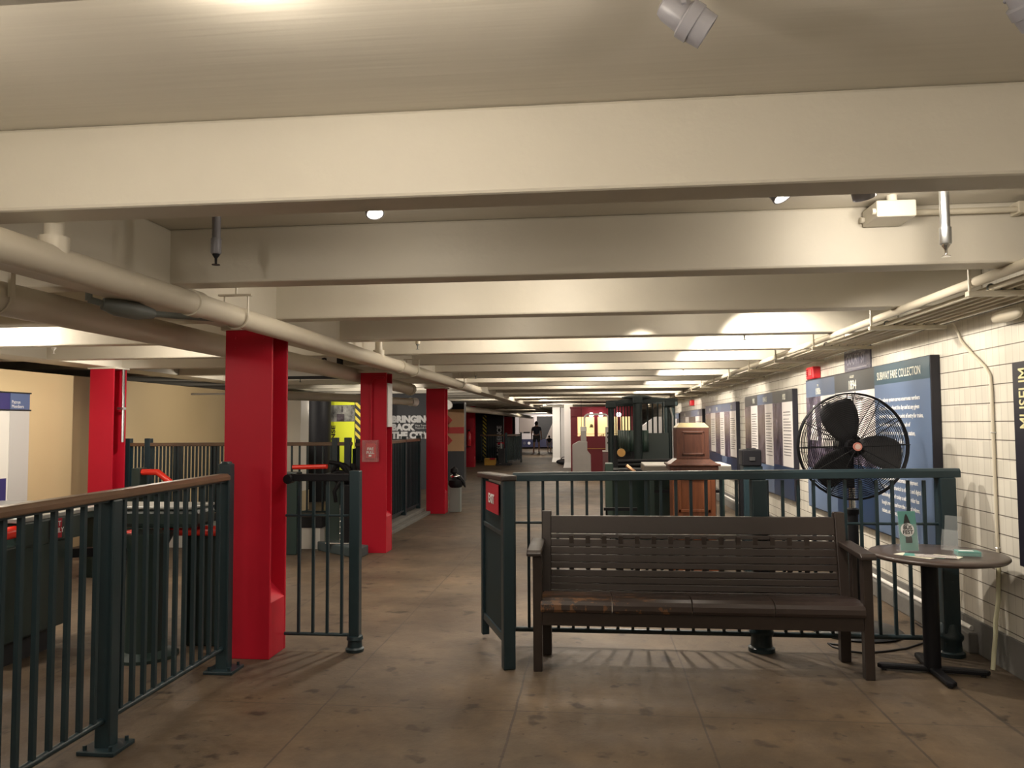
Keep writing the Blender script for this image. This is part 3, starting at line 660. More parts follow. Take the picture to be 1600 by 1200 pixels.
# blades: three broad twisted paddles
for k, a in enumerate((1.92, -.22, -2.32)):
    u = Vector((math.cos(a), 0, math.sin(a))); v = Vector((-math.sin(a), 0, math.cos(a))); m = MB(fa); vs = []
    N = 9
    outl = [(.04, -.035, .055), (.10, -.075, .09), (.16, -.10, .112), (.22, -.112, .122), (.28, -.112, .115), (.32, -.10, .095), (.338, -.075, .06)]
    for r_, lo, hi in outl:
        for j in range(N):
            q = lo+(hi-lo)*j/(N-1)
            vs.append(Vector((fx, fy, fz))+u*r_+v*q+Vector((0, .38*q+.5*q*q, 0)))
    F = [(i*N+j, i*N+j+1, (i+1)*N+j+1, (i+1)*N+j) for i in range(len(outl)-1) for j in range(N-1)]
    m._add(vs, F); b = m.build('blade', black_m, fa, smooth=60)
    sd = b.modifiers.new('thickness', 'SOLIDIFY'); sd.thickness = .003
m = MB(fa); m.cyl((fx, fy-.05, fz), (fx, fy+.03, fz), .05, n=24); m.build('blade_hub', black, fa, smooth=40)
badge = mat('badge_pink', (.50, .19, .15), .3)
m = MB(fa); m.cyl((fx, fy-.112, fz), (fx, fy-.100, fz), .029, n=28); bd = m.build('badge', badge, fa, smooth=40, label='round pink and white centre badge')
m = MB(fa); m.cyl((fx, fy-.1135, fz), (fx, fy-.112, fz), .019, n=24); m.build('badge_centre', mat('badge_pale', (.55, .42, .38), .3), bd)
m = MB(fa); m.cyl((fx, fy+.03, fz), (fx, fy+.20, fz), .085, .075, n=24); m.build('motor', black, fa, smooth=40)
m = MB(fa); m.box(fx-.03, fx+.03, fy+.06, fy+.16, 1.02, 1.25); m.build('yoke', black, fa, bevel=.01)
MB(fa).cyl((fx+.02, fy+.1, .84), (fx+.02, fy+.1, 1.06), .024, n=16).build('inner_pole', chrome, fa, smooth=40, label='chrome telescopic pole')
MB(fa).cyl((fx+.02, fy+.1, .03), (fx+.02, fy+.1, .86), .036, n=20).build('outer_pole', black, fa, smooth=40)
MB(fa).lathe((fx+.02, fy+.1, 0), [(.30, 0), (.31, .012), (.29, .028), (.08, .05), (.045, .07)], 40).build('base', mat('fan_base_grey', (.018, .02, .023), .4), fa, smooth=40)
MB(fa).lathe((fx+.02, fy+.1, .83), [(.042, 0), (.046, .015), (.046, .035), (.03, .045)], 20).build('collar', black, fa, smooth=40)
cb = MB().tube([(1.63, 5.46, .006), (1.55, 5.50, .006), (1.56, 5.42, .006), (1.62, 5.33, .006), (1.72, 5.29, .006), (1.86, 5.34, .006), (2.02, 5.42, .006), (2.2, 5.58, .006), (2.36, 5.8, .006), (2.35, 6.1, .006)], .007, 8).build('power_cord', rubber, smooth=50)
tag(cb, 'black power cord looping over the floor behind the bench', 'cord')

# ================================================================ RIGHT WALL: DISPLAY BOARDS
BX = 2.385
def rect(mb, y0, y1, z0, z1, lvl=1): mb.box(BX-.002*lvl, BX, y0, y1, z0, z1); return mb
def lines(mb, y0, y1, z1, z0, pitch, hgt, lvl):
    """rows of illegible small print, y0 = reading start (far side)"""
    z = z1
    while z > z0:
        y = y0
        last = y1+(y0-y1)*random.choice((.05, .1, .3, .15))
        while y > last:
            wl = random.uniform(.03, .11)*(pitch/.04); mb.box(BX-.002*lvl, BX, max(last, y-wl), y, z-hgt, z); y -= wl+.014*(pitch/.04)
        z -= pitch*(1 if random.random() > .08 else 1.4)
def board(yr, yl, z0, z1, label, name='display_board'):
    r = thing(name, label, 'display board', (2.45, (yr+yl)/2, z0))
    MB(r).box(BX, 2.449, yr, yl, z0, z1).build('backing', navy_b, r, bevel=.004)
    return r
# board 1: fare collection
b1 = board(5.79, 9.05, .565, 1.965, 'blue display board headed SUBWAY FARE COLLECTION, behind the fan')
rect(MB(b1), 5.80, 6.90, .575, 1.80).build('blue_panel', blue_l, b1)
rect(MB(b1), 5.80, 6.90, 1.80, 1.96).build('title_strip', teal_d, b1)
rect(MB(b1), 6.90, 8.00, 1.775, 1.955).build('year_strip', grey_h, b1)
rect(MB(b1), 8.00, 9.04, 1.77, 1.95).build('year_strip', blue_h, b1)
rect(MB(b1), 6.90, 8.00, 1.24, 1.775).build('white_panel', pan_w, b1)
rect(MB(b1), 6.90, 7.99, .575, 1.10).build('navy_panel', blue_d, b1)
rect(MB(b1), 8.00, 8.48, 1.24, 1.77).build('white_panel', pan_w, b1)
rect(MB(b1), 8.48, 9.04, 1.0, 1.77).build('photo_print', photo_a, b1)
rect(MB(b1), 7.99, 9.04, .575, 1.0).build('blue_panel', blue_l, b1)
rect(MB(b1), 6.90, 8.48, 1.10, 1.24).build('photo_print', photo_a, b1)
m = MB(b1); m.prism([(BX-.004, 8.90, 1.3), (BX-.004, 8.60, 1.3), (BX-.004, 8.68, 1.5), (BX-.004, 8.72, 1.68), (BX-.004, 8.76, 1.68), (BX-.004, 8.82, 1.5)], (.002, 0, 0)); m.build('tower_print', pan_w, b1)
m = MB(b1); m.bar((BX-.004, 7.97, 1.77), (BX-.004, 7.40, 1.60), .003, .008, XA); m.bar((BX-.004, 7.50, 1.63), (BX-.004, 7.38, 1.77), .003, .010, XA); m.build('line_drawing', photo_b, b1)
def btxt(nm, s, size, mt, y, z, sx=1, bold=0, parent=None, align='LEFT', line=1.0): return text(nm, s, size, mt, parent, (BX-.004, y, z), WEST, sx=sx, bold=bold, align=align, line=line, depth=.0006)
btxt('title_lettering', 'SUBWAY FARE COLLECTION', .092, letter_c, 6.83, 1.840, .735, .0004, b1)
btxt('year_lettering', '1894', .12, letter_c, 7.58, 1.795, .95, .0, b1)
btxt('small_lettering', 'AUGUST', .035, letter_c, 7.53, 1.90, .9, 0, b1)
btxt('year_lettering', '1900s', .10, letter_c, 8.66, 1.79, .8, .0, b1)
btxt('small_lettering', 'THE', .035, letter_c, 8.60, 1.875, .9, 0, b1)
btxt('small_lettering', 'Ticket Chopper', .045, letter_k, 7.40, 1.69, .8, 0, b1)
btxt('body_lettering', 'The subway system serves enormous numbers\nof people throughout the day and at any given\nmoment. A station is the point of entry for trains,\nand the thousands of riders, each of\nwhom enters at the city\'s busiest station,\nmaking more than 33 million\ntrips a year, and all of these', .047, letter_w, 6.80, 1.655, .92, .0006, b1, line=1.42)
btxt('body_lettering', 'In 1904, the first subway\nriders paid their fare with\na ticket. Since then, automated equipment\nhas brought mechanical to electric and digital\ntechnologies, and today a subway rider has\nbought mementos from the days of tokens,\ntickets, attendants, and paper fares.', .047, letter_w, 6.80, 1.15, .92, .0006, b1, line=1.42)
m = MB(b1); lines(m, 8.44, 8.05, 1.70, 1.30, .034, .014, 2); m.build('body_lettering', letter_k, b1)
# the three-column boards further along
def cols_board(yr, yl, z0, z1, heads, parts, label, low, years):
    r = board(yr, yl, z0, z1, label)
    zh = z1-.155
    n = len(heads)
    for i, (a, b_, m_) in enumerate(heads): rect(MB(r), a, b_, zh, z1-.008).build('year_strip', m_, r)
    for (a, b_, kind, zb) in parts:
        if kind == 't':
            rect(MB(r), a, b_, zb, zh, 2).build('white_panel', pan_w, r)
            m = MB(r); lines(m, b_-.06, a+.04, zh-.12, zb+.12, .036, .011, 3); m.build('body_lettering', print_grey, r)
        else:
            rect(MB(r), a, b_, zb, zh).build('photo_print', photo_a if kind == 'p' else photo_b, r)
    for a, b_, m_, zt in low: rect(MB(r), a, b_, z0+.008, zt).build('lower_panel', m_, r)
    for y, s in years: btxt('year_lettering', s, .10, letter_c, y, zh+.035, .8, .001, r)
    return r
cols_board(9.66, 12.62, .55, 1.905, [(9.67, 10.70, grey_h), (10.70, 11.66, blue_h), (11.66, 12.61, grey_h)],
           [(12.13, 12.61, 'b', .95), (11.66, 12.13, 't', .97), (11.17, 11.66, 'b', .92), (10.70, 11.17, 't', .92), (10.17, 10.70, 'p', .95), (9.67, 10.17, 't', .95)],
           'display board between the fan and the wooden cabinet, with three white text columns', [(10.70, 12.61, blue_l, .93), (9.67, 10.70, blue_d, .95)],
           [(10.15, '1922'), (11.3, '1904-05'), (12.0, '1913')])
cols_board(13.40, 16.97, .55, 1.86, [(13.41, 14.9, blue_h), (14.9, 16.0, blue_l), (16.0, 16.96, blue_h)],
           [(16.2, 16.96, 'p', .92), (15.62, 16.2, 't', .94), (15.05, 15.62, 'p', .92), (14.57, 15.05, 't', .9), (13.97, 14.57, 'p', .9), (13.41, 13.97, 't', .92)],
           'display board just right of the wooden cabinet, third from the fan', [(14.9, 16.96, blue_d, .92), (14.4, 14.9, blue_l, .9), (13.41, 14.4, blue_d, .9)],
           [(13.9, '1953'), (15.5, '1928'), (16.4, '1948')])
cols_board(17.46, 21.8, .55, 1.82, [(17.47, 19.5, blue_h), (19.5, 21.79, grey_h)],
           [(20.6, 21.79, 'b', .9), (19.9, 20.6, 't', .9), (18.6, 19.9, 'b', .9), (17.47, 18.6, 't', .9)],
           'display board partly hidden behind the top of the wooden cabinet', [(17.47, 21.79, blue_d, .9)], [(18.2, '1970'), (20.8, '1962')])
cols_board(22.2, 26.0, .55, 1.80, [(22.21, 24.0, blue_h), (24.0, 25.99, grey_h)],
           [(25.0, 25.99, 'p', .9), (24.3, 25.0, 't', .9), (23.4, 24.3, 'p', .9), (22.7, 23.4, 't', .9), (22.21, 22.7, 'b', .9)],
           'farthest display board, seen between the iron cage and the wooden cabinet', [(22.21, 25.99, blue_d, .9)], [(23.0, '1994'), (25.4, '1983')])

# COURT ST mosaic tablet
cs_ = thing('station_name_tablet', 'blue mosaic station name tablet reading COURT ST above the board', 'sign', (2.45, 7.5, 2.0))
MB(cs_).box(2.437, 2.452, 7.14, 7.85, 1.968, 2.175).build('tablet', tile_blue, cs_)
text('mosaic_lettering', 'COURT ST', .135, mosaic_letter, cs_, (2.436, 7.79, 2.035), WEST, sx=.82, bold=.003)
MB(cs_).box(2.434, 2.438, 7.22, 7.75, 1.99, 2.003).build('tablet_line', mosaic_letter, cs_)
# alarms
a1_ = thing('alarm_sounder', 'red alarm box on the wall above the near end of the fan board', 'alarm', (2.42, 8.8, 1.96))
MB(a1_).box(2.36, 2.449, 8.68, 8.94, 1.965, 2.10).build('housing', alarm_red, a1_, bevel=.015)
m = MB(a1_)
for i in range(4): m.box(2.352, 2.362, 8.86, 8.91, 2.0+i*.02, 2.01+i*.02)
m.build('louvre', mat('alarm_dark', (.2, .01, .012), .5), a1_)
MB(a1_).box(2.354, 2.362, 8.72, 8.80, 2.0, 2.07).build('strobe', mat('alarm_bright', (.62, .03, .03), .25), a1_, bevel=.004)
a2_ = copy_tree(a1_, (2.42, 19.4, 1.93), 'small red alarm box on the wall above the wooden cabinet')
# wall conduit to the floor
wc = thing('wall_conduit', 'thin cream conduit running down the tiled wall behind the round table', 'conduit', (2.43, 5.1, 0))
MB(wc).tube([(2.40, 5.47, 2.15), (2.435, 5.46, 2.08), (2.437, 5.43, 2.02), (2.437, 5.28, 1.92), (2.437, 5.13, 1.83), (2.437, 5.07, 1.77), (2.437, 5.06, 1.68), (2.437, 5.06, .60)], .010, 10).build('upper_run', conduit_m, wc, smooth=60)
MB(wc).tube([(2.437, 5.06, .60), (2.43, 5.06, .40), (2.41, 5.06, .28), (2.405, 5.055, .2), (2.385, 5.04, .1), (2.365, 5.02, .0)], .013, 10).build('cord_end', cord_m, wc, smooth=60, label='pale flexible cord end hanging to the floor')
for z in (1.42, .72):
    MB(wc).tube(arc((2.437, 5.06, z), .014, 0, 2*PI-.3, 10, XA, YA), .003, 6).build('clip', steel, wc)
ms = thing('museum_sign', 'dark navy vertical sign with the word MUSEUM at the right edge', 'sign', (2.44, 4.66, .66))
MB(ms).box(2.425, 2.4495, 4.53, 4.79, .66, 1.825).build('board', navy_b, ms)
text('sign_lettering', 'MUSEUM', .15, letter_gold, ms, (2.4245, 4.625, 1.44), WEST, sx=.60, bold=.001, spin=PI/2)
m = MB(ms); m.box(2.424, 2.426, 4.65, 4.70, .72, 1.2); m.build('sign_rule', letter_gold, ms)

# ================================================================ RIGHT WALL: CONDUIT RACK UNDER THE BEAMS
rk = thing('conduit_rack', 'rack of parallel cream conduits hanging under the beams along the tiled wall', 'conduit rack', (2.2, 8, 2.16))
MB(rk).tube([(1.965, 1.2, 2.205), (1.965, 34, 2.185)], .026, 12).build('main_conduit', conduit_m, rk, smooth=40)
for i in range(6):
    x = 2.045+.066*i
    MB(rk).tube([(x, 1.2, 2.172), (x, 34, 2.164)], .015, 8).build('conduit', conduit_m, rk, smooth=40)
for k in range(-1, 22):
    y = 4.20+1.43*k
    if y < 1.3: continue
    s_ = MB(rk); s_.box(1.92, 2.43, y-.022, y+.022, 2.128, 2.155); so = s_.build('strut', conduit_m, rk, bevel=.003)
    m = MB(rk); m.cyl((1.935, y, 2.13), (1.935, y, SZ), .008, n=8); m.build('hanger_rod', conduit_m, rk, smooth=40)
    m = MB(rk)
    for i in range(6): m.tube(arc((2.045+.066*i, y+.01, 2.172), .020, -.5, PI+.5, 6, XA, ZA), .005, 5)
    m.build('conduit_clamp', iron, so)
MB(rk).bar((1.97, 5.4, 2.2), (2.3, 5.4, 2.49), .014, .02).build('diagonal_brace', steel, rk)
m = MB(rk); m.lathe((2.37, 4.72, 2.06), [(.015, 0), (.035, .012), (.040, .035), (.035, .06), (.015, .07)], 16)
o = m.build('pull_fitting', conduit_m, rk, smooth=50)
for v in o.data.vertices: v.co.y = (4.72-8)+(v.co.y-(4.72-8))*4.0

# ================================================================ PIPES ON THE LEFT
p1 = thing('sprinkler_main', 'upper cream pipe crossing in front of the red columns, under the girder', 'pipe', (-1.95, 6, 2.088))
MB(p1).tube([(-1.95, -2, 2.088), (-1.95, 13.2, 2.083)], .058, 24).build('pipe_run', pipe_paint, p1, smooth=40)
for y in (3.62, 7.75): MB(p1).tube([(-1.95, y-.045, 2.087), (-1.95, y+.045, 2.087)], .066, 24).build('coupling', pipe_paint, p1, smooth=40)
for y in (2.62, 6.95):
    m = MB(p1); m.cyl((-1.95, y, 2.1), (-1.95, y, 2.49), .034, n=16); m.cyl((-1.95, y, 2.09), (-1.95, y, 2.175), .052, n=16); m.build('riser', pipe_paint, p1, smooth=40)
for y in (4.08, 8.3, 11.3):
    m = MB(p1); m.tube(arc((-1.95, y, 2.087), .067, -PI, 0, 12, XA, ZA), .006, 6); m.cyl((-1.883, y, 2.087), (-1.883, y, 2.20), .006, n=6); m.cyl((-2.017, y, 2.087), (-2.017, y, 2.20), .006, n=6)
    m.bar((-2.05, y, 2.205), (-1.86, y, 2.205), .022, .010); m.cyl((-1.95, y, 2.2), (-1.95, y, 2.3), .007, n=6); m.build('hanger', pipe_paint, p1)
p2 = thing('drain_main', 'thicker cream pipe running behind the red columns, lower of the two big pipes', 'pipe', (-2.83, 6, 2.1))
MB(p2).tube([(-2.83, -2, 2.11), (-2.84, 8, 2.10), (-2.86, 9, 2.10), (-2.88, 12.0, 2.06)], .083, 24).build('pipe_run', pipe_paint, p2, smooth=40)
MB(p2).tube([(-2.88, 11.98, 2.06), (-2.88, 12.12, 2.058)], .095, 24).build('end_cap', pipe_paint, p2, smooth=40)
for y in (3.4, 10.2):
    m = MB(p2); m.tube(arc((-2.83, y, 2.108), .09, -PI, 0, 12, XA, ZA), .006, 6)
    for s in (-1, 1): m.box(-2.83+s*.09-.008, -2.83+s*.09+.008, y-.015, y+.015, 2.1, 2.26)
    m.bar((-2.95, y, 2.255), (-2.71, y, 2.255), .02, .02); m.build('hanger', pipe_paint, p2)
p3 = thing('side_pipe', 'cream pipe with a capped end behind the column with the pull station', 'pipe', (-3.7, 10, 1.95))
MB(p3).tube([(-4.72, 10.13, 2.3), (-4.72, 10.13, 2.0), (-4.69, 10.14, 1.93), (-4.6, 10.15, 1.905), (-4.3, 10.2, 1.905), (-4.0, 10.6, 1.905), (-3.7, 11.3, 1.905), (-3.15, 13.4, 1.90)], .062, 18).build('pipe_run', pipe_paint, p3, smooth=50)
MB(p3).tube([(-5.45, 10.1, 1.93), (-4.72, 10.13, 1.93)], .014, 10).build('branch_pipe', white_p, p3, smooth=40)
MB(p3).tube([(-3.17, 13.32, 1.90), (-3.12, 13.5, 1.90)], .075, 18).build('end_cap', white_p, p3, smooth=40)
p4 = thing('far_pipe', 'long cream pipe running above the tan board towards the RESILIENCE wall', 'pipe', (-3.6, 20, 1.95))
MB(p4).tube([(-3.3, 17.5, 1.95), (-3.6, 18.6, 1.96), (-4.12, 20.0, 1.97), (-4.12, 21.6, 1.97), (-3.8, 23.5, 1.97), (-3.62, 26, 1.97), (-3.62, 46, 1.95)], .09, 16).build('pipe_run', pipe_paint, p4, smooth=50)
MB(p4).tube([(-3.27, 17.3, 1.95), (-3.31, 17.6, 1.95)], .11, 16).build('end_cap', white_p, p4, smooth=40)
vb = thing('valve', 'dark grey valve fitting between the two big pipes on the left', 'valve', (-2.5, 4.2, 2.15))
MB(vb).tube([(-2.50, 3.62, 2.12), (-2.42, 3.72, 2.095), (-2.34, 3.90, 2.085), (-2.24, 4.0, 2.085), (-2.08, 4.16, 2.085)], .017, 10).build('branch_pipe', iron, vb, smooth=40)
MB(vb).tube([(-2.46, 3.67, 2.105), (-2.42, 3.72, 2.095), (-2.37, 3.83, 2.088), (-2.33, 3.91, 2.085)], [.03, .046, .046, .026], 14).build('valve_body', iron, vb, smooth=50)
MB(vb).cyl((-2.50, 3.62, 2.115), (-2.50, 3.62, 2.505), .017, n=12).build('drop_pipe', iron, vb, smooth=40)

# ================================================================ SPRINKLER HEADS
def sprinkler(x, y, zb, label, body=conduit_m, tip=iron):
    r = thing('sprinkler', label, 'sprinkler', (x, y, zb), group=None)
    top = SZ-zb
    MB().cyl((0, 0, .055), (0, 0, top), .019, n=16).build('drop_pipe', body, r, smooth=40)
    MB().lathe((0, 0, .05), [(.020, 0), (.023, .005), (.023, .07), (.019, .072)], 16).build('socket', body, r, smooth=40)
    MB().lathe((0, 0, top-.06), [(.02, 0), (.027, .008), (.027, .05), (.03, .06)], 16).build('elbow_collar', body, r, smooth=40)
    MB().lathe((0, 0, 0), [(.018, 0), (.018, .003), (.005, .004), (.006, .03), (.016, .045), (.016, .055)], 14).build('nozzle', tip, r, smooth=40)
    return r
sprinkler(-1.675, 3.3, 2.205, 'cream sprinkler drop with dark tip, left, between the first two beams', lamp_body, black)
sprinkler(1.435, 3.3, 2.155, 'chrome sprinkler drop in the brightly lit bay near the tiled wall', steel, chrome)
sprinkler(1.297, 6.81, 2.2, 'small sprinkler drop near the tiled wall, above the fan', conduit_m, iron)
sprinkler(-1.64, 7.18, 2.2, 'small sprinkler drop above the column with the pull station')
sprinkler(-1.80, 11.88, 2.2, 'small sprinkler drop above the third red column')
sprinkler(1.255, 10.98, 2.2, 'small sprinkler drop above the iron cage, farther down the room')
sprinkler(-5.22, 7.05, 2.2, 'small white sprinkler drop at the far left, before the red column', white_p, white_p)
sprinkler(-3.74, 9.65, 2.05, 'small sprinkler drop between the first two red columns')

# ================================================================ SPOTLIGHTS AND BOXES ON THE CEILING
def spotlight(x, y, z, aim, label, lit=False, s=1.0):
    r = thing('spotlight', label, 'spotlight', (x, y, z), group=None)
    d = Vector(aim).normalized(); q = d.to_track_quat('Z', 'Y').to_matrix()
    m = MB(); m.lathe((0, 0, 0), [(.012*s, -.075*s), (.03*s, -.07*s), (.038*s, -.05*s), (.042*s, -.005*s), (.052*s, 0), (.052*s, .03*s), (.048*s, .032*s), (.046*s, .07*s), (.040*s, .07*s), (.038*s, .045*s)], 28)
    for v in m.bm.verts: v.co = q @ v.co
    m.build('housing', lamp_body, r, smooth=35)
    m = MB(); m.lathe((0, 0, 0), [(.037*s, .046*s), (.037*s, .05*s)], 20)
    for v in m.bm.verts: v.co = q @ v.co
    m.build('lens', lens if lit else mat('dark_lens', (.1, .1, .1), .2), r)
    m = MB(); a = q @ Vector((.05*s, 0, -.02*s)); b_ = q @ Vector((-.05*s, 0, -.02*s)); tp = Vector((0, 0, .085*s))
    m.bar(a, a*.6+tp, .012*s, .006*s); m.bar(b_, b_*.6+tp, .012*s, .006*s); m.bar(a*.6+tp, b_*.6+tp, .012*s, .006*s); m.build('yoke', lamp_body, r)
    MB().cyl((0, 0, .08*s), (0, 0, SZ-z), .009, n=10).build('stem', lamp_body, r, smooth=40)
    return r
spotlight(.218, 1.75, 2.40, (.75, .1, -.5), 'pale grey spotlight at the top of the picture, right of centre', s=.86)
spotlight(.945, 1.75, 2.395, (.55, .3, -.65), 'pale grey spotlight cut by the top right corner of the picture', s=.8)
spotlight(-.867, 3.0, 2.372, (.25, -.35, -.9), 'small lit spotlight behind the first beam, left of centre', True, .8)
spotlight(.70, 3.0, 2.38, (.35, -.3, -.9), 'small lit spotlight behind the first beam, right of centre', True, .8)
spotlight(1.01, 3.0, 2.385, (.3, .4, -.85), 'unlit-looking spotlight rim beside the junction box', False, .9)
jb = thing('junction_box', 'cream junction box fixed to the second beam near the tiled wall', 'junction box', (1.36, 3.68, 2.44))
MB(jb).box(1.27, 1.44, 3.58, 3.77, 2.40, 2.475).build('box', cream, jb, bevel=.006)
MB(jb).cyl((1.35, 3.62, 2.475), (1.35, 3.62, SZ), .022, n=14).build('stub', cream, jb, smooth=40)
m = MB(jb)
for y in (3.6, 3.75): m.cyl((1.255, y, 2.43), (1.275, y, 2.43), .014, n=10)
m.build('knockout', cream, jb)
cr = thing('ceiling_conduit', 'cream conduit running right from the junction box along the second beam', 'conduit', (1.9, 3.72, 2.45))
MB(cr).tube([(1.44, 3.72, 2.45), (2.44, 3.72, 2.45)], .014, 10).build('run', conduit_m, cr, smooth=40)
MB(cr).box(1.93, 1.96, 3.70, 3.78, 2.43, 2.485).build('strap', conduit_m, cr, bevel=.004)
MB(cr).tube([(1.44, 3.72, 2.45), (1.475, 3.72, 2.45)], .02, 12).build('connector', steel, cr, smooth=40)

# hanging sign with black frame, left
hs = thing('hanging_sign', 'white sign in a black frame hanging behind the big pipe on the left', 'sign', (-3.7, 8.95, 2.35))
HX0, HX1, HY, HZ0, HZ1 = -4.3, -3.01, 8.95, 2.075, 2.315
MB(hs).box(HX0, HX1, HY, HY+.04, HZ0, HZ1).build('sign_face', white_p, hs)
m = MB(hs); m.box(HX0-.04, HX1+.045, HY-.02, HY+.06, HZ1-.005, HZ1+.025).box(HX0-.04, HX1+.045, HY-.02, HY+.06, HZ0-.03, HZ0+.004).box(HX1-.005, HX1+.045, HY-.02, HY+.06, HZ0, HZ1).box(HX0-.04, HX0+.005, HY-.02, HY+.06, HZ0, HZ1); m.build('frame', black_m, hs)
text('lettering', 'S.', .18, letter_k, hs, (-3.22, HY-.002, 2.17), FRONT, bold=.003)
for x in (-4.1, -3.2): MB(hs).cyl((x, HY+.02, HZ1+.02), (x, HY+.02, SZ), .006, n=6).build('hanger_rod', black_m, hs)

# ================================================================ LEFT AREA
bn = thing('wall_banner', 'white and blue exhibition banner on the beige partition at the far left', 'banner', (-6.44, 7.6, .6))
def brect(y0, y1, z0, z1, m_, nm, l=1): return MB(bn).box(-6.45, -6.45+.006*l, y0, y1, z0, z1).build(nm, m_, bn)
EAST = Matrix(((0, 0, 1), (1, 0, 0), (0, 1, 0)))
brect(6.2, 8.32, .62, 1.69, ban_w, 'white_panel'); brect(8.02, 8.32, .66, 1.69, ban_g, 'grey_panel', 2)
brect(6.2, 8.02, 1.69, 1.875, col_navy, 'indigo_header'); brect(8.02, 8.32, 1.69, 1.87, col_sky, 'blue_header', 2)
brect(6.2, 7.99, .62, .93, col_navy, 'indigo_footer', 2)
brect(6.2, 8.34, 1.675, 1.69, black_m, 'bar', 3); brect(6.2, 8.34, 1.87, 1.885, black_m, 'bar', 3); brect(6.2, 8.34, .60, .62, black_m, 'bar', 3)
text('lettering', 'Patron\nMembers', .055, letter_w, bn, (-6.437, 8.04, 1.755), EAST, sx=.9, line=.9)

def turnstile_arm(r, pts, rad=.035):
    return MB(r).tube(pts, rad, 12).build('arm', red_arm, r, smooth=50, label='glossy red plastic arm')
# turnstile A: behind the railing, far left
ta = thing('turnstile', 'dark green turnstile with a red EXIT ONLY plate behind the railing', 'turnstile', (-3.8, 4.9, 0))
MB(ta).box(-4.0, -3.6, 4.42, 5.06, .15, .74).build('cabinet', green2, ta, bevel=.012)
MB(ta).box(-3.95, -3.66, 4.48, 5.0, 0, .16).build('plinth', black_m, ta)
MB(ta).box(-4.02, -3.58, 4.60, 5.20, .72, .885).build('head', green2, ta, bevel=.015)
MB(ta).box(-4.03, -3.57, 4.55, 5.55, .885, .915).build('top_plate', silver, ta, bevel=.006)
MB(ta).box(-3.578, -3.572, 4.84, 4.95, .745, .875).build('sign_plate', redsign, ta)
text('lettering', 'EXIT\nONLY', .045, letter_w, ta, (-3.571, 4.845, .825), EAST, bold=.0008, line=1.0)
turnstile_arm(ta, [(-3.62, 4.58, .83), (-3.62, 4.30, .82), (-3.62, 4.15, .80)], .04)
m = MB(ta); m.bar((-3.6, 5.06, .62), (-3.1, 5.45, .60), .05, .06); m.bar((-3.35, 5.25, .60), (-2.95, 5.0, .08), .03, .03); m.build('brace_bar', black, ta)
# turnstile B: round pedestal and cabinet
tb_ = thing('turnstile', 'dark green turnstile with a round pedestal and red arms behind the railing', 'turnstile', (-2.85, 5.0, 0))
MB(tb_).lathe((-2.90, 4.85, 0), [(.20, 0), (.20, .02), (.13, .05), (.12, .70), (.16, .78), (.16, .80)], 24).build('pedestal', green2, tb_, smooth=40)
MB(tb_).box(-2.80, -2.48, 5.1, 5.45, 0, .80).build('cabinet', green2, tb_, bevel=.015)
MB(tb_).box(-3.22, -2.58, 4.86, 5.14, .82, .945).build('head', green2, tb_, bevel=.03)
MB(tb_).box(-3.24, -2.60, 4.84, 5.16, .945, .965).build('top_plate', silver, tb_, bevel=.006)
turnstile_arm(tb_, [(-3.16, 4.82, .755), (-3.05, 4.80, .775), (-2.96, 4.80, .79)], .035)
turnstile_arm(tb_, [(-2.86, 4.98, .79), (-2.66, 5.0, .79), (-2.47, 5.02, .785)], .035)
MB(tb_).tube(arc((-3.0, 4.8, .70), .07, 0, 2*PI-.3, 14, XA, ZA), .012, 8).build('drive_wheel', black, tb_)
# turnstile C: farther left, a red bent handle
tc2 = thing('turnstile', 'turnstile with a red bent handle beside the stair fence posts', 'turnstile', (-5.1, 8.5, 0))
MB(tc2).box(-5.45, -5.0, 8.25, 8.75, 0, .78).build('cabinet', green2, tc2, bevel=.015)
turnstile_arm(tc2, [(-5.0, 8.2, .985), (-4.80, 8.2, .985), (-4.66, 8.2, .88), (-4.56, 8.2, .78)], .035)
MB(tc2).box(-5.08, -4.98, 8.15, 8.3, .7, 1.03).build('handle_post', green2, tc2, bevel=.01)
# low white counter seen between them and the banner
ct = thing('exhibit_table', 'low silver-topped green table behind the turnstiles on the left', 'table', (-5.4, 6.4, 0))
MB(ct).box(-6.0, -4.9, 5.2, 7.4, .60, .70).build('apron', green2, ct, bevel=.01)
for y in (5.25, 7.35):
    for x in (-5.92, -4.98): MB(ct).box(x-.04, x+.04, y-.04, y+.04, 0, .60).build('leg', green2, ct, bevel=.006)
MB(ct).box(-6.05, -4.85, 5.1, 7.45, .70, .74).build('top', silver, ct, bevel=.008)

# stairwell: curb, slab edge and fences
sw = thing('stair_curb', 'white stairwell curb with a black capping beyond the near column', 'curb', (-4.4, 9.3, 0))
MB(sw).box(-5.78, -3.3, 9.2, 9.36, 0, .255).build('curb', white_p, sw)
MB(sw).box(-5.78, -3.28, 9.19, 9.37, .255, .41).build('capping', black_m, sw)
def wood_fence(label, x0, x1, y, posts, low, z0, ztop, n, gap, bw=.02):
    r = thing('stair_fence', label, 'fence', ((x0+x1)/2, y, z0))
    MB(r).box(x0, x1, y-.035, y+.035, ztop-.045, ztop).build('handrail', wood_rail, r, bevel=.006, label='wooden handrail')
    MB(r).box(x0, x1, y-.012, y+.012, z0+.0, z0+.025).build('bottom_rail', green, r)
    for xp in posts: MB(r).box(xp-.038, xp+.038, y-.038, y+.038, z0, ztop+.055).build('post', green, r, bevel=.005)
    for xp in low: MB(r).box(xp-.038, xp+.038, y+.04, y+.116, z0, ztop-.046).build('post', green, r, bevel=.005)
    f = MB(r).box(x0+.05-bw/2, x0+.05+bw/2, y-.01, y+.01, z0, ztop-.04).build('baluster', green, r)
    series(f, [(gap*i, 0, 0) for i in range(1, n)])
    return r
